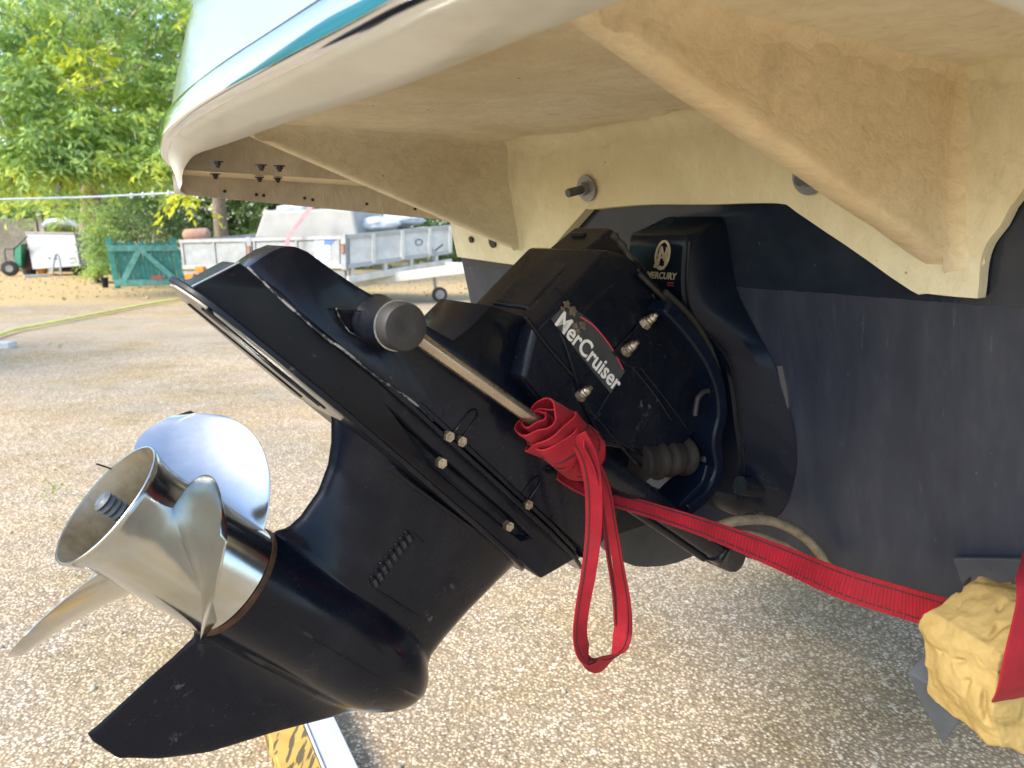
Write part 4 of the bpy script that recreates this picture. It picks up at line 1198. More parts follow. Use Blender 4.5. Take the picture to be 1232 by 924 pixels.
    g = G(); bar(g, Lb - Uv * .10, Nb - Uv * .10, .06, .10); g.make('chassis_beam', PALE, t, bevel=.006)
    for u in (.05, .35, .6, .85):
        b = Nb * (1 - u) + Rb * u
        g = G(); bar(g, b, b - Uv * (.19 if u > .1 else .34), .06, .05, dF); g.make('strut', CREAM, t)
    A0 = Nb * .95 + Rb * .05 - Uv * .22
    hitch = dep(566, 322, 9.9)
    for b in (Nb * .85 + Rb * .15 - Uv * .27, Rb - Uv * .22):
        g = G(); bar(g, b - nF * .5, hitch, .07, .13); g.make('drawbar', CREAM, t, bevel=.008)
    g = G(); bar(g, hitch - nF * .02, hitch + nF * .3, .09, .10); g.make('coupling', GALV, t, bevel=.01)
    jb = gnd(529, 363); jc = N([jb[0], jb[1], .10])
    g = G(); g.tube([jc + N([0, 0, 1.0]) * .02 + N([-.05, 0, 0]), jc + N([-.09, 0, .62])], .022, 10); jk = g.make('jockey_stand', GALV, t, smooth=40)
    ax = N([.35, -.93, 0])
    w = G().disc(jc - ax * .03, ax, .105, .06, 20).make('jockey_wheel', RUB, t, smooth=40)
    G().disc(jc + ax * .025, ax, .065, .012, 14).make('rim', PALE, w, smooth=40)
    # handbrake lever
    g = G(); bar(g, dep(523, 302, 9.9), dep(533, 294, 9.9), .02, .02); g.make('brake_lever', RUB, t)
    for u in (.36, .56):
        c = Lb * (1 - u) + Nb * u + inn * .12; c[2] = .27
        w = G().tube([c - nS * .09, c - nS * .07, c + nS * .07, c + nS * .09], [.22, .27, .27, .22], 24).make('wheel', RUB, t, smooth=40)
        G().disc(c + nS * .07, nS, .16, .03, 16).make('rim', PALE, w, smooth=40)
    g = G(); b0, b1 = Lb - Uv * .16 + nS * .02, Lb * .8 + Nb * .2 - Uv * .16 + nS * .02
    bar(g, b0, b1, .05, .12); g.make('light_board', RUB, t)
    orange = M('orange_lens', (.75, .22, .03), .25).m
    for u in (.055, .125):
        b = Lb * (1 - u) + Nb * u
        G().box(b - Uv * (.12 if u < .1 else .02) + nS * .06, dS * .07, nS * .03, Uv * .04).make('lamp', orange, t, bevel=.01)
    # rear panel and far side
    Ft_, Fb_ = Lt + (Rt_ - Nt), Lb + (Rb - Nb)
    G().prism([Lt, Ft_, Fb_, Lb], [p - dS * .03 for p in (Lt, Ft_, Fb_, Lb)]).make('tail_panel', PALE, t)
    G().prism([Ft_, Rt_, Rb, Fb_], [p + inn * .03 for p in (Ft_, Rt_, Rb, Fb_)]).make('side_panel', PALE, t)
    G().prism([Lb, Nb, Rb, Fb_], [p - Uv * .03 for p in (Lb, Nb, Rb, Fb_)]).make('deck_boards', PALE, t)
    # load: tub, white sacks, pink lashing strap, pink roll
    d0 = (Lt + Nt) / 2
    q = [dep(304, 289, 10.1), dep(432, 288, 9.95), dep(424, 250, 9.95), dep(316, 253, 10.1)]
    back = N([.25, .85, 0])
    tub = G().prism(q, [q[0] + back, q[1] + back, q[2] + back * .9, q[3] + back * .9])
    tub.make('moulded_tub', simple('pale_tub', (.36, .35, .31), .6, 0, .15, 3), None, bevel=.05, seg=3, label='pale grey moulded tub riding upside down on the flatbed trailer', cat='tub')
    def sack(x0, x1, y0, y1, dp, lab):
        c = (dep(x0, y1, dp) + dep(x1, y0, dp)) / 2; hx = abs(dep(x1, y0, dp)[0] - dep(x0, y0, dp)[0]) / 2; hz = abs(dep(x0, y0, dp)[2] - dep(x0, y1, dp)[2]) / 2
        bm = bmesh.new(); bmesh.ops.create_icosphere(bm, subdivisions=4, radius=1)
        V = []
        for v in bm.verts:
            p = v.co; n_ = 1 + .18 * mnoise.noise(p * 1.6 + Vector((x0, 0, 0))) + .10 * mnoise.noise(p * 4 + Vector((0, x0, 0)))
            V.append(c + N([p.x * hx * 1.15, p.y * hx * .6, p.z * hz * 1.15]) * n_)
        Fc = [[v.index for v in f.verts] for f in bm.faces]; bm.free()
        mo('white_sack', V, Fc, WHITEP, smooth=180, label=lab, cat='sack', group='white sacks loaded on the trailer')
    sack(425, 478, 262, 279, 10.3, 'crumpled white sack sagging over the front corner of the trailer bed')
    sack(455, 505, 258, 272, 10.8, 'white sack at the right end of the trailer load')
    sack(334, 372, 246, 258, 10.6, 'white sack peeping over the pale tub on the trailer')
    pk = simple('pink_strap', (.55, .24, .23), .6)
    P_ = [dep(378, 244, 9.75), dep(347, 284, 9.62), dep(342, 322, 9.6)]
    G().ribbon(P_, [RT] * 3, .05, .006).make('lashing_strap', pk, None, label='faded pink lashing strap stretched over tub and trailer side', cat='strap')
    a, b = dep(221, 283, 10.9), dep(252, 281, 10.9)
    G().tube([a, a + (b - a) * .1, a + (b - a) * .9, b], [.05, .085, .085, .05], 14).make('rolled_tarpaulin', simple('terracotta_cloth', (.52, .30, .22), .8, 0, .2, 12), None, smooth=60, label='terracotta roll lying on the left end of the trailer bed', cat='tarpaulin')
trailer()

def gate():
    TEAL = simple('teal_paint', (.05, .27, .25), .5, 0, .25, 12, .1, 60)
    TEAL2 = simple('faded_teal_paint', (.13, .36, .33), .55, 0, .3, 12)
    bl, br = gnd(139, 347), gnd(222, 345)
    t = thing('picket_gate', 'teal painted wooden picket gate with slanting braces leaning by trailer', 'gate', (bl + br) / 2)
    X = (br - bl); W = np.linalg.norm(X); X /= W; Y = np.cross(Uv, X)
    up = Uv + X * -.09 * 1.0; up = Uv * 1.0 - X * .09 + Y * .06; up /= np.linalg.norm(up)
    H = .80
    P = lambda x, z, y=0.: bl + X * x + up * z + Y * y
    for x, nm in ((.04, 'stile'), (W - .04, 'stile')):
        g = G(); bar(g, P(x, 0), P(x, H + .04), .09, .05, Y); g.make(nm, TEAL, t, bevel=.006)
    for z in (.09, H - .13):
        g = G(); bar(g, P(.0, z, -.03), P(W, z, -.03), .04, .10, up); g.make('rail', TEAL2, t, bevel=.006)
    for x0, x1 in ((.15, W * .44), (W - .12, W * .48)):
        g = G(); bar(g, P(x0, .13, -.035), P(x1, H - .17, -.035), .035, .085, np.cross(X, Y) if False else np.cross(P(x1, H) - P(x0, 0), Y)); g.make('brace', TEAL2, t, bevel=.006)
    n = 13
    first = None
    for k in range(n):
        x = .13 + (W - .26) * k / (n - 1)
        h = H - .03 + .02 * math.sin(k * 2.3)
        w = .030
        pl = [(x - w, .03), (x + w, .03), (x + w, h - .03), (x, h + .03), (x - w, h - .03)]
        G().prism([P(a, b, .02) for a, b in pl], [P(a, b, .04) for a, b in pl]).make('picket', TEAL, t)
    c = P(W * .62, .17, -.07)
    G().box(c, X * .09, Y * .006, up * .035).make('plaque', simple('faded_red_plate', (.40, .13, .11), .6), t)
gate()

def fence():
    WOOD = simple('weathered_boards', (.34, .31, .26), .85, 0, .25, 14, .3, 60)
    d = 15.6
    base = gnd(-60, 337)
    x0, x1 = -15.2, -10.95; y = 18.2
    t = thing('board_fence', 'grey weathered board fence with leaning post at far left', 'fence', (-13, y, 0))
    n = 13; H = 1.16
    for k in range(n):
        z = .05 + H * k / n
        sag = rng.uniform(-.01, .01)
        G().prism([(x0, y - .012, z), (x1, y - .012, z + sag), (x1, y - .03, z + .105 + sag), (x0, y - .03, z + .105)], [(x0, y + .004, z), (x1, y + .004, z + sag), (x1, y - .014, z + .105 + sag), (x0, y - .014, z + .105)]).make('board', WOOD, t)
    for x in (-12.9, x1 - .2):
        g = G(); bar(g, (x, y - .06, 0), (x, y - .06, H), .06, .05, N([0, 1., 0])); g.make('batten', WOOD, t)
    g = G(); bar(g, (x1 + .10, y - .1, 0), (x1 - .06, y - .1, 1.42), .11, .10, N([0, 1., 0])); g.make('post', simple('concrete_post', (.42, .40, .36), .85, 0, .2, 20), t)
    # trellis behind the box
    tr = thing('trellis', 'thin dark garden trellis behind the white box trailer', 'trellis', (-10.4, 18.6, 0))
    for k in range(12):
        x = -11.2 + k * .18
        g = G(); bar(g, (x, 18.6, .1), (x, 18.6, 1.7), .025, .02, N([0, 1., 0])); g.make('lath', WOOD, tr)
    for z in (.5, .9, 1.35, 1.62):
        g = G(); bar(g, (-11.3, 18.58, z), (-9.1, 18.58, z), .025, .02); g.make('lath', WOOD, tr)
fence()

def clutter():
    WH = simple('chalky_white', (.36, .37, .37), .6, 0, .1, 5)
    GR = simple('grey_side', (.36, .34, .30), .7, 0, .2, 8)
    d = 16.4
    fl = [dep(33, 280, d), dep(92, 281, d), dep(98.5, 320, d - .2), dep(42, 324, d - .2)]
    back = N([.30, 1.2, .0])
    t = thing('box_trailer', 'small white box trailer tipped forward beside the green hedge', 'trailer', gnd(70, 333))
    G().prism(fl, [p + back * .96 for p in fl]).make('body', GR, t, bevel=.02)
    q = [p - back * .015 for p in fl]
    fp = G().prism(q, [p - back * .03 for p in q]).make('front_panel', WH, t, bevel=.01)
    lid = [fl[0] + Uv * .02, fl[1] + Uv * .03]
    g = G(); bar(g, fl[0] - back * .03, fl[1] - back * .03, .08, .05); g.make('top_trim', GR, t, bevel=.01)
    for (x, y) in ((60, 311), (68, 311.5)):
        G().disc(dep(x, y, d - .4), -back, .02, .01, 10).make('knob', RUB, fp)
    for k, (x0, x1, y) in enumerate([(83, 91, 311.5), (85, 89, 317)]):
        g = G(); bar(g, dep(x0, y, d - .35), dep(x1, y - 1, d - .35), .004, .02); g.make('marking', simple('faint_print', (.2, .22, .24), .6) if k == 0 else bpy.data.materials['faint_print'], fp)
    for x0, x1 in ((63, 68), (74, 69)):
        g = G().tube(smoothpath([dep(x0, 331, d - 1.), dep((x0 + x1) / 2, 312, d - .7), dep(x1, 306, d - .55)], 5), .018, 8); g.make('drawbar', GALV, t, smooth=60)
    g = G(); p, q_ = gnd(66, 329), gnd(99, 328)
    G().box((dep(66, 325, d) + dep(98, 323, d)) / 2 + back * .3, RT * .26, back * .2, Uv * .06).make('underframe', RUB, t)
    c = dep(74, 271, d + .8)
    G().tube([dep(52, 272, d + .9), dep(58, 268, d + .9), dep(84, 266, d + .9), dep(94, 272, d + .9)], [.05, .09, .10, .05], 12).make('boat_fender', WHITEP, None, smooth=60, label='white fender lying on top of the box trailer', cat='fender')
    # wheelbarrow on end
    w = thing('wheelbarrow', 'green wheelbarrow standing on end against the grey board fence', 'wheelbarrow', gnd(14, 334))
    dd = 16.1
    tray = [dep(17.5, 299, dd), dep(26, 293, dd), dep(26, 323, dd), dep(17, 320, dd)]
    G().prism(tray, [p + N([-.06, .30, 0]) for p in tray]).make('tray', simple('green_tray', (.02, .17, .09), .45, .2, .2, 10), w, bevel=.02)
    for o_ in (0, .3):
        g = G().tube(smoothpath([dep(8, 318, dd) + N([0, o_, 0]), dep(6, 300, dd) + N([0, o_, 0]), dep(16, 299, dd) + N([0, o_, 0]), dep(33, 284, dd) + N([0, o_, 0])], 5), .016, 8); g.make('handle', simple('dark_tube', (.06, .08, .08), .5, .4) if o_ == 0 else bpy.data.materials['dark_tube'], w, smooth=60)
    c = dep(12, 323, dd - .1); ax = N([.3, -.95, 0])
    ty = G().tube([c - ax * .05, c - ax * .035, c + ax * .035, c + ax * .05], [.11, .16, .16, .11], 20).make('wheel', RUB, w, smooth=40)
    G().disc(c + ax * .035, ax, .075, .02, 12).make('hub', PALE, ty, smooth=40)
    q = [dep(26, 294, 16.5), dep(36, 291, 16.5), dep(42, 324, 16.3), dep(27, 325, 16.3)]
    G().prism(q, [p + N([0, .03, 0]) for p in q]).make('board', simple('brown_board', (.16, .065, .05), .7, 0, .2, 12), None, label='red brown board propped between wheelbarrow and white box trailer', cat='board')
    def tubby(x, y0, y1, r, m_, nm, lab, cat, dp=None):
        b = gnd(x, y1) if dp is None else dep(x, y1, dp); dp_ = (b - CAM) @ FWD; h = (y1 - y0) / f_ * dp_ ; r = r / f_ * dp_
        G().tube([b, b + Uv * h * .1, b + Uv * h * .95, b + Uv * h, b + Uv * h * .97], [r * .8, r * .84, r, r * 1.05, r * .9], 18).make(nm, m_, None, smooth=40, label=lab, cat=cat)
    tubby(36, 321, 331, 8, simple('charcoal_plastic', (.05, .055, .06), .5), 'tub', 'low charcoal tub in front of the brown board', 'tub')
    tubby(51.5, 319, 331, 6, simple('orange_plastic', (.75, .30, .03), .4), 'bucket', 'orange bucket in front of the white box trailer', 'bucket')
    tubby(104, 319, 330, 6, simple('blue_plastic', (.12, .20, .60), .4), 'bucket', 'blue bucket at the right foot of the box trailer', 'bucket')
    tubby(127, 334, 346, 4, MATTE, 'bucket', 'black bucket by the left post of the teal gate', 'bucket')
    a, b = gnd(29, 334), gnd(59, 333)
    g = G(); bar(g, a + Uv * .03, b + Uv * .03, .12, .05); g.make('plank', WHITEP, None, bevel=.005, label='white plank on the ground before tub and bucket', cat='plank')
    # block at the left edge of the yard
    a = gnd(2, 418)
    G().box(a + Uv * .02, RT * .10, N([0, .06, 0]), Uv * .03).make('kerb_block', simple('pale_stone', (.6, .58, .54), .8), None, bevel=.01, label='pale stone block lying on gravel at the left edge', cat='stone')
    # yellow hose across the yard, pale cord overhead
    P = [gnd(x, y) + Uv * .03 for x, y in [(-60, 425), (-10, 410), (20, 400), (60, 392), (110, 382), (160, 372), (205, 364), (240, 359), (300, 352), (380, 347)]]
    G().tube(smoothpath(P, 8), .017, 10).make('garden_hose', simple('yellow_hose', (.80, .76, .22), .5, 0, .12, 4), None, smooth=60, label='yellow hose snaking across the gravel yard', cat='hose')
    P = [dep(-160, 244, 4.2), dep(0, 240, 4.4), dep(110, 237, 4.6), dep(215, 232, 4.8), dep(420, 224, 5.2), dep(640, 216, 5.6)]
    c = thing('washing_line', 'pale cord stretched overhead across the leaves with small knots', 'cord', P[1])
    G().tube(smoothpath(P, 6), .006, 8).make('cord', simple('pale_cord', (.62, .66, .66), .6), c, smooth=60)
    for x, y in [(158, 235.5), (172, 234.5), (184, 233.5), (203, 232.5)]:
        p = dep(x, y, 4.75); G().tube([p - Uv * .018, p, p + Uv * .018], [.005, .013, .005], 8).make('knot', bpy.data.materials['pale_cord'], c, smooth=60)
    # green railing at the far right of the view
    r = thing('green_railing', 'dark green railing behind the trailer coupling', 'railing', gnd(550, 322))
    GRN = simple('green_rail_paint', (.03, .14, .09), .5)
    for k in range(22):
        b = gnd(530, 322) + RT * .13 * k
        g = G(); bar(g, b, b + Uv * .8, .04, .03, N([0, 1., 0])); g.make('bar', GRN, r)
    for z in (.12, .72):
        g = G(); bar(g, gnd(530, 322) + Uv * z, gnd(530, 322) + RT * 2.8 + Uv * z, .05, .04); g.make('rail', GRN, r)
clutter()

def added_teal_boat():  # added out of view, only so the rub rail reflects teal
    TEAL_SKIN = simple('added_teal_skin', (.10, .46, .43), .5, 0, .2, 3, .2, 12)
    t = thing('added_teal_boat', 'added unseen boat shape in teal, placed to tint the chrome rail reflection', 'boat', B(-4.2, -6.6, .2))
    rings = []
    for k, (y, w, h) in enumerate([(-4.2, .3, 1.4), (-3.4, .95, 2.0), (-1.5, 1.25, 2.5), (1.0, 1.25, 2.6), (3.0, 1.2, 2.3), (3.3, 1.1, 1.9)]):
        rings.append([B(y * .8 - 4.9, -6.8 + dx * w, .2 + z * 1.45) for dx, z in [(-.9, .55), (-1, 1.0), (-.85, h * .75), (0, h), (.85, h * .75), (1, 1.0), (.9, .55)]])
    G().loft(rings, True).make('tarpaulin', TEAL_SKIN, t, smooth=50)
    g = G()
    for y in (-2.4, 0, 2.2):
        bar(g, B(y - 5.0, -7.8, .5), B(y - 5.0, -5.8, .5), .15, .6)
    g.make('cradle', simple('cradle_timber', (.2, .13, .07), .8), t)
added_teal_boat()

# ------------------------------------------------------------------ trees and hedges
def leaf_mat(name, stops, trans=.35):
    m = M(name, (.1, .2, .05), .5, 0, .35)
    at = m.n.new('ShaderNodeAttribute'); at.attribute_name = 'tint'
    c = m.ramp(at.outputs['Fac'], stops); m.col(c)
    tr = m.n.new('ShaderNodeBsdfTranslucent'); m.link(m.mix(.5, c, (.9, 1., .2), 'MULTIPLY') if False else c, tr.inputs['Color'])
    mx = m.n.new('ShaderNodeMixShader'); mx.inputs[0].default_value = trans
    out = m.n['Material Output']
    m.link(m.b.outputs[0], mx.inputs[1]); m.link(tr.outputs[0], mx.inputs[2]); m.link(mx.outputs[0], out.inputs['Surface'])
    return m.m
LEAF_Y = leaf_mat('cherry_leaf', [(0., (.20, .32, .10)), (.35, (.40, .56, .18)), (.62, (.55, .68, .17)), (.85, (.74, .78, .08)), (1., (.84, .84, .08))], .55)
LEAF_G = leaf_mat('dark_leaf', [(0., (.07, .13, .045)), (.5, (.20, .31, .11)), (1., (.38, .48, .17))], .4)
LEAF_B = leaf_mat('bright_leaf', [(0., (.10, .22, .02)), (1., (.45, .55, .06))], .45)
BARK = simple('grey_brown_bark', (.24, .19, .14), .9, 0, .35, 14, .6, 50)
TWIG = simple('pale_twig', (.36, .32, .24), .8, 0, .2, 20)
def leaves(name, mat, parent, Pn, Dn, ln, wd, tint):
    n = len(Pn)
    Dn = Dn / np.linalg.norm(Dn, axis=1, keepdims=True)
    rnd = rng.normal(size=(n, 3)); X = np.cross(Dn, rnd); X /= np.linalg.norm(X, axis=1, keepdims=True)
    Nn = np.cross(X, Dn)
    ln = ln[:, None]; wd = wd[:, None]
    V = np.empty((n, 4, 3))
    V[:, 0] = Pn; V[:, 2] = Pn + Dn * ln - Nn * ln * .12
    V[:, 1] = Pn + Dn * ln * .45 + X * wd / 2 + Nn * wd * .18; V[:, 3] = Pn + Dn * ln * .45 - X * wd / 2 + Nn * wd * .18
    me = bpy.data.meshes.new(name)
    me.vertices.add(n * 4); me.vertices.foreach_set('co', V.reshape(-1).astype(np.float32))
    base = (np.arange(n) * 4)[:, None]
    tri = (base + N([[0, 1, 2, 0, 2, 3]])).reshape(-1)
    me.loops.add(n * 6); me.loops.foreach_set('vertex_index', tri.astype(np.int32))
    me.polygons.add(n * 2); me.polygons.foreach_set('loop_start', (np.arange(n * 2) * 3).astype(np.int32)); me.polygons.foreach_set('loop_total', np.full(n * 2, 3, np.int32))
    me.update(calc_edges=True)
    at = me.attributes.new('tint', 'FLOAT', 'POINT'); at.data.foreach_set('value', np.repeat(np.clip(tint, 0, 1), 4).astype(np.float32))
    me.materials.append(mat)
    o = bpy.data.objects.new(name, me); col.objects.link(o)
    if parent is not None:
        o.parent = parent; o.matrix_parent_inverse = WM[parent.name].inverted()
    return o
def sprays(centres, per, length, droop, tint0, leafl, spread=.5):
    """drooping twigs with leaves in two rows"""
    Pn, Dn, T = [], [], []
    for c, t0 in zip(centres, tint0):
        az = rng.uniform(0, 2 * math.pi); d = N([math.cos(az), math.sin(az), rng.uniform(-.3, .5)]); d /= np.linalg.norm(d)
        side = np.cross(d, Uv); side /= np.linalg.norm(side)
        L = length * rng.uniform(.6, 1.3)
        for k in range(per):
            s = (k + .5) / per
            p = c + d * L * s - Uv * droop * L * s * s
            sg = 1 if k % 2 else -1
            ld = d * .5 + side * sg * .7 - Uv * rng.uniform(.3, 1.1) + rng.normal(size=3) * .25
            Pn.append(p + rng.normal(size=3) * .02); Dn.append(ld); T.append(t0 + .22 * (s - .5) + rng.normal() * .09)
    Pn, Dn, T = N(Pn), N(Dn), N(T)
    l = leafl * rng.uniform(.7, 1.25, len(Pn))
    return Pn, Dn, l, l * .38, T
def tree(name, label, base, trunk_r, trunk_h, limbs, clumps, mat, per, length, leafl, tintf, nsp, group=None, lean=(0, 0), droop=.6):
    base = N(base, )
    t = thing(name, label, 'tree', base, group)
    top = base + N([lean[0], lean[1], trunk_h])
    P = smoothpath([base - Uv * .1, base + Uv * trunk_h * .3 + N([lean[0] * .15, 0, 0]), base + (top - base) * .65 + N([.1, .05, 0]), top], 5)
    tr = G().tube(P, list(np.linspace(trunk_r * 1.25, trunk_r * .6, len(P))), 12).make('trunk', BARK, t, smooth=60)
    C_ = []; T = []
    for (c, r, n_) in clumps:
        c = N(c); 
        # limb from the trunk to each clump
        s = P[int(len(P) * rng.uniform(.55, .98))]
        midp = (s + c) / 2 + Uv * rng.uniform(.1, .6)
        pts = smoothpath([s, midp, c], 6)
        G().tube(pts, list(np.linspace(trunk_r * .34, .012, len(pts))), 7).make('limb', TWIG, tr, smooth=60)
        for k in range(max(3, int(n_ / 30))):
            q = pts[rng.integers(4, len(pts))]; e = c + rng.normal(size=3) * N(r) * .8
            tw = smoothpath([q, (q + e) / 2 + rng.normal(size=3) * .12, e], 3)
            if k < 4: G().tube(tw, list(np.linspace(.018, .005, len(tw))), 5).make('branch', TWIG, tr, smooth=60)
        cc = rng.normal(size=(n_, 3)); cc /= np.linalg.norm(cc, axis=1, keepdims=True)
        cc = c + cc * (rng.uniform(.15, 1., (n_, 1)) ** .5) * N(r)
        C_.append(cc); T.append(tintf(cc) + rng.normal(0, .10))
    C_ = np.concatenate(C_); T = np.concatenate(T)
    keep = C_[:, 2] > .25
    Pn, Dn, l, w, tt = sprays(C_[keep], per, length, droop, T[keep], leafl)
    leaves('crown', mat, t, Pn, Dn, l, w, tt)
    return t
def px_clump(x, y, d, r, n): return (tuple(dep(x, y, d)), r, n)
# big cherry whose boughs hang over the yard
cl = []
for x, y, d, r, n_ in [(20, 20, 11, .75, 90), (95, 25, 11.6, .8, 100), (170, 10, 12, .8, 100), (235, 35, 12.4, .7, 80), (-60, 60, 11, .8, 60), (15, 95, 10.8, .7, 100), (85, 100, 11.2, .75, 110), (160, 85, 11.8, .75, 110), (215, 110, 12.2, .65, 90), (30, 160, 10.6, .62, 100), (100, 165, 11, .65, 110), (165, 160, 11.5, .6, 100), (-20, 130, 10.6, .7, 60), (20, 190, 10.4, .33, 60), (75, 192, 10.6, .33, 70), (130, 196, 11, .36, 60), (190, 195, 11.2, .42, 60), (255, 150, 12.6, .7, 70), (20, -80, 11.2, 1., 50), (130, -90, 12, 1., 50), (260, -60, 12.6, 1., 50), (380, 60, 13, 1., 40), (340, -80, 13, 1., 40), (68, 236, 10.3, .10, 9), (64, 258, 10.2, .05, 3), (225, 235, 10.9, .12, 8), (12, 222, 10.3, .16, 12)]:
    cl.append(px_clump(x, y, d, (r, r * 1.2, r * .8), int(n_ * .9)))
yel = [(85, 40), (65, 70), (135, 75), (100, 80), (30, 110), (35, 145), (105, 150), (50, 170), (20, 185), (75, 225), (150, 215), (222, 240), (12, 232), (65, 280), (60, 190), (180, 50)]
YC = [dep(x, y, 10.9) for x, y in yel]
def tint_cherry(C_):
    t = np.full(len(C_), .40)
    d_ = (C_ - CAM) @ FWD
    qx = ((C_ - CAM) @ RT) / d_; qy = ((C_ - CAM) @ DN) / d_
    t += .18 * np.sin(C_[:, 0] * 3.1 + C_[:, 2] * 2.3) + .12 * np.sin(C_[:, 0] * 7 - C_[:, 2] * 5 + C_[:, 1] * 3)
    for c in YC: t += .42 * np.exp(-((C_ - c) ** 2).sum(1) / .10)
    return t
tree('cherry_tree', 'broad tree with drooping yellow green leaves filling the upper left', (-9.6, 17.2, 0), .20, 3.6, None, cl, LEAF_Y, 13, .46, .135, tint_cherry, 0, 'trees behind the yard', (1.6, -2.2))
def dark(C_): return .42 + .2 * np.sin(C_[:, 0] * 2.3 + C_[:, 2] * 3.1) + .1 * np.sin(C_[:, 0] * 6 + C_[:, 1] * 4)
cl = [px_clump(x, y, d, (r, r, r * .8), n_) for x, y, d, r, n_ in [(260, 130, 17, 1.4, 90), (330, 160, 17.5, 1.4, 90), (270, 40, 17, 1.5, 80), (400, 120, 18, 1.5, 80), (210, 90, 17, 1.3, 120), (160, 40, 17, 1.4, 130), (230, -60, 17, 1.6, 60), (250, 215, 18.5, .8, 50), (310, 215, 18.5, .8, 50), (380, 200, 19, 1., 60)]]
b = gnd(268, 337); d_ = b[1]
tree('pine_tree', 'tall tree with bare brown trunk rising behind the flatbed trailer', dep(268, 300, 17.6) * N([1, 1, 0]), .14, 6.0, None, cl, LEAF_G, 12, .7, .17, dark, 0, 'trees behind the yard')
cl = [px_clump(x, y, d, (r, r, r), n_) for x, y, d, r, n_ in [(40, 60, 19, 1.8, 170), (100, 150, 19, 1.6, 150), (110, 20, 19, 1.8, 150), (0, 170, 19, 1.6, 100), (150, 110, 19, 1.6, 100), (-80, 90, 19, 1.8, 80), (60, -40, 19, 2, 80), (-30, 240, 18, 1., 80), (60, 235, 18, 1., 90), (130, 225, 18, 1., 90), (190, 190, 18, 1.2, 100)]]
tree('ash_tree', 'dense mid green tree standing behind the box trailer and fence', (-11.5, 20, 0), .22, 5, None, cl, LEAF_Y, 12, .8, .19, lambda C_: .36 + .16 * np.sin(C_[:, 0] * 2 + C_[:, 2] * 2.5), 0, 'trees behind the yard')
cl = [px_clump(x, y, d, (r, r, r), n_) for x, y, d, r, n_ in [(450, 150, 24, 2.4, 80), (520, 200, 24, 2., 80), (600, 120, 25, 2.6, 60), (430, 240, 23, 1.6, 80), (500, 255, 23, 1.2, 70), (560, 262, 23, 1., 50), (350, 250, 23, 1.4, 70), (680, 200, 25, 2.4, 40), (520, 60, 25, 2.6, 60)]]
tree('oak_tree', 'dark green tree far behind the right end of the trailer', dep(480, 300, 24.5) * N([1, 1, 0]), .25, 5, None, cl, LEAF_G, 12, 1., .24, dark, 0, 'trees behind the yard')
def shrub(name, label, base, spots, mat, tintf, leafl, per=12, length=.35):
    t = thing(name, label, 'shrub', base)
    g = G(); C_ = []
    for c, r, n_ in spots:
        c = N(c); cc = rng.normal(size=(n_, 3)); cc /= np.linalg.norm(cc, axis=1, keepdims=True)
        cc = c + cc * (rng.uniform(.1, 1., (n_, 1)) ** .5) * N(r); C_.append(cc)
        g.tube(smoothpath([N(base) + rng.normal(size=3) * N([.15, .1, 0]), (N(base) + c) / 2 + rng.normal(size=3) * .08, c], 4), [.03] * 4 + [.015] * 5, 6)
    g.make('stems', BARK, t, smooth=60)
    C_ = np.concatenate(C_); C_ = C_[C_[:, 2] > .05]
    Pn, Dn, l, w, tt = sprays(C_, per, length, .5, tintf(C_), leafl)
    k = Pn[:, 2] > .02
    leaves('foliage', mat, t, Pn[k], Dn[k], l[k], w[k], tt[k])
shrub('hedge_shrub', 'bushy green shrub between the box trailer and the teal gate', gnd(118, 340), [px_clump(x, y, d, (r, r, r), n_) for x, y, d, r, n_ in [(117, 300, 14.2, .17, 60), (120, 280, 14.4, .22, 70), (117, 322, 14, .12, 40), (126, 318, 14, .16, 40), (112, 258, 15.4, .35, 70)]], LEAF_Y, lambda C_: .34 + .12 * np.sin(C_[:, 0] * 9 + C_[:, 2] * 7), .07)
shrub('conifer_shrub', 'dark dense conifer shrub rising just behind the teal gate', gnd(178, 336), [px_clump(x, y, d, (r, r, r), n_) for x, y, d, r, n_ in [(150, 285, 15, .45, 90), (178, 278, 15, .5, 100), (205, 285, 15, .45, 90), (160, 258, 15.2, .5, 90), (195, 252, 15.2, .5, 90), (225, 268, 15.6, .5, 80), (175, 310, 14.6, .35, 60), (205, 315, 14.8, .3, 50), (145, 315, 14.6, .3, 50)]], LEAF_G, lambda C_: .40 + .2 * np.sin(C_[:, 0] * 5 + C_[:, 2] * 6), .06, 14, .3)
shrub('laurel_hedge', 'dark hedge filling the gap behind the trailer bed', dep(300, 310, 18.8) * N([1, 1, 0]), [px_clump(x, y, 19, (.9, .6, .8), 90) for x, y in [(240, 290), (290, 280), (340, 285), (250, 262), (300, 258), (350, 262), (400, 275), (400, 300), (460, 280), (520, 285), (330, 305), (280, 310)]], LEAF_G, dark, .15, 12, .5)
shrub('ivy_hedge', 'tall green hedge behind the grey board fence and box trailer', dep(60, 300, 20.5) * N([1, 1, 0]), [px_clump(x, y, 20.5, (.8, .6, .7), 90) for x, y in [(-20, 235), (20, 240), (60, 238), (100, 240), (130, 250), (-20, 265), (25, 262), (70, 262), (110, 268), (150, 240), (190, 235), (40, 285), (90, 285)]], LEAF_G, lambda C_: .55 + .2 * np.sin(C_[:, 0] * 3 + C_[:, 2] * 4), .16, 12, .5)
shrub('bright_shrub', 'sunlit yellow green shrub behind the green railing', gnd(550, 320), [px_clump(x, y, 19.8, (.35, .3, .4), 40) for x, y in [(545, 305), (556, 296), (565, 308), (580, 300), (550, 290)]], LEAF_B, lambda C_: .5 + .3 * np.sin(C_[:, 0] * 9), .12, 10, .25)
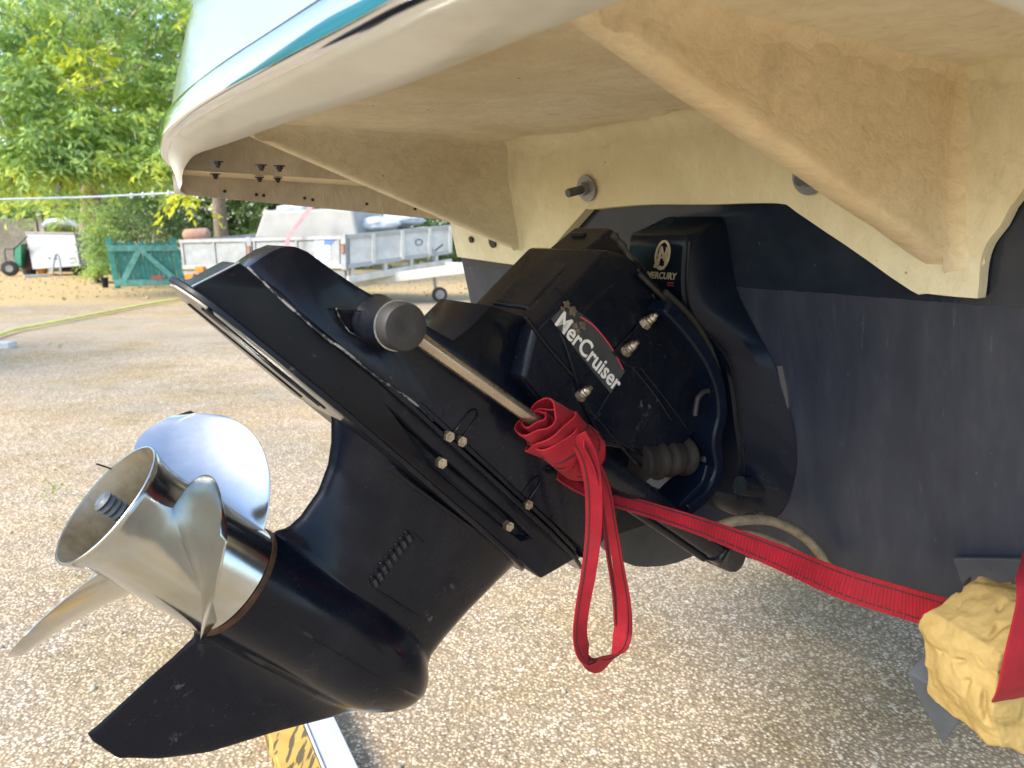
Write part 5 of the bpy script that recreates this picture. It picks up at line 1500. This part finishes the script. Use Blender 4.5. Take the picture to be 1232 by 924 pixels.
shrub('blue_flower_shrub', 'small shrub of blue violet flowers above the bright shrub', gnd(549, 321), [px_clump(548, 280, 19.6, (.18, .15, .10), 20)], simple('violet_petal', (.25, .28, .70), .6), lambda C_: .5 + 0 * C_[:, 0], .09, 8, .15)
# weeds and fallen leaves on the yard
def weed(x, y, h, lab):
    b = gnd(x, y)
    n = 14; Pn = b + np.c_[rng.normal(0, .03, n), rng.normal(0, .03, n), rng.uniform(0, h, n)]
    Dn = np.c_[rng.normal(0, .6, n), rng.normal(0, .6, n), rng.uniform(.3, 1, n)]
    t = thing('weed', lab, 'weed', b)
    leaves('leaves', LEAF_B, t, Pn, Dn, rng.uniform(.02, .04, n), rng.uniform(.006, .012, n), rng.uniform(0, .8, n))
weed(66, 600, .05, 'small green weed growing from the gravel left of the propeller')
weed(70, 420, .06, 'tiny green weed beside the pale stone block')
def litter():
    n = 2600
    x = rng.uniform(-13, 2, n); y = rng.uniform(9.6, 17, n) + .1 * x * 0
    k = (y + (-.10) * x) > 11.2
    P_ = np.c_[x[k], y[k], np.full(k.sum(), .012)]
    Dn = np.c_[rng.normal(0, 1, len(P_)), rng.normal(0, 1, len(P_)), rng.uniform(0, .35, len(P_))]
    m = leaf_mat('dry_leaf', [(0., (.38, .25, .10)), (.5, (.54, .38, .18)), (1., (.64, .50, .28))], .1)
    o = leaves('leaf_litter', m, None, P_, Dn, rng.uniform(.03, .07, len(P_)), rng.uniform(.015, .035, len(P_)), rng.uniform(0, 1, len(P_)))
    o['kind'] = 'stuff'; o['label'] = 'dry fallen leaves scattered before the gate and trailers'
litter()
def pebbles():
    g = G()
    bm = bmesh.new(); bmesh.ops.create_icosphere(bm, subdivisions=1, radius=1); bv = N([v.co[:] for v in bm.verts]); bf = [[v.index for v in f.verts] for f in bm.faces]; bm.free()
    for k in range(420):
        yy = rng.uniform(.9, 6) ; xx = rng.uniform(-.75, .75) * yy
        s = rng.uniform(.003, .008)
        g.add(bv * (s * rng.uniform(.7, 1.3, 3)) * N([1, 1, .6]) + rng.normal(0, .1 * s, bv.shape) + N([xx, yy, s * .25]), bf)
    g.make('loose_stones', simple('pale_pebble', (.40, .34, .26), .85, 0, .35, 40), None, smooth=180, kind='stuff', label='loose pale stones scattered over the gravel')
pebbles()
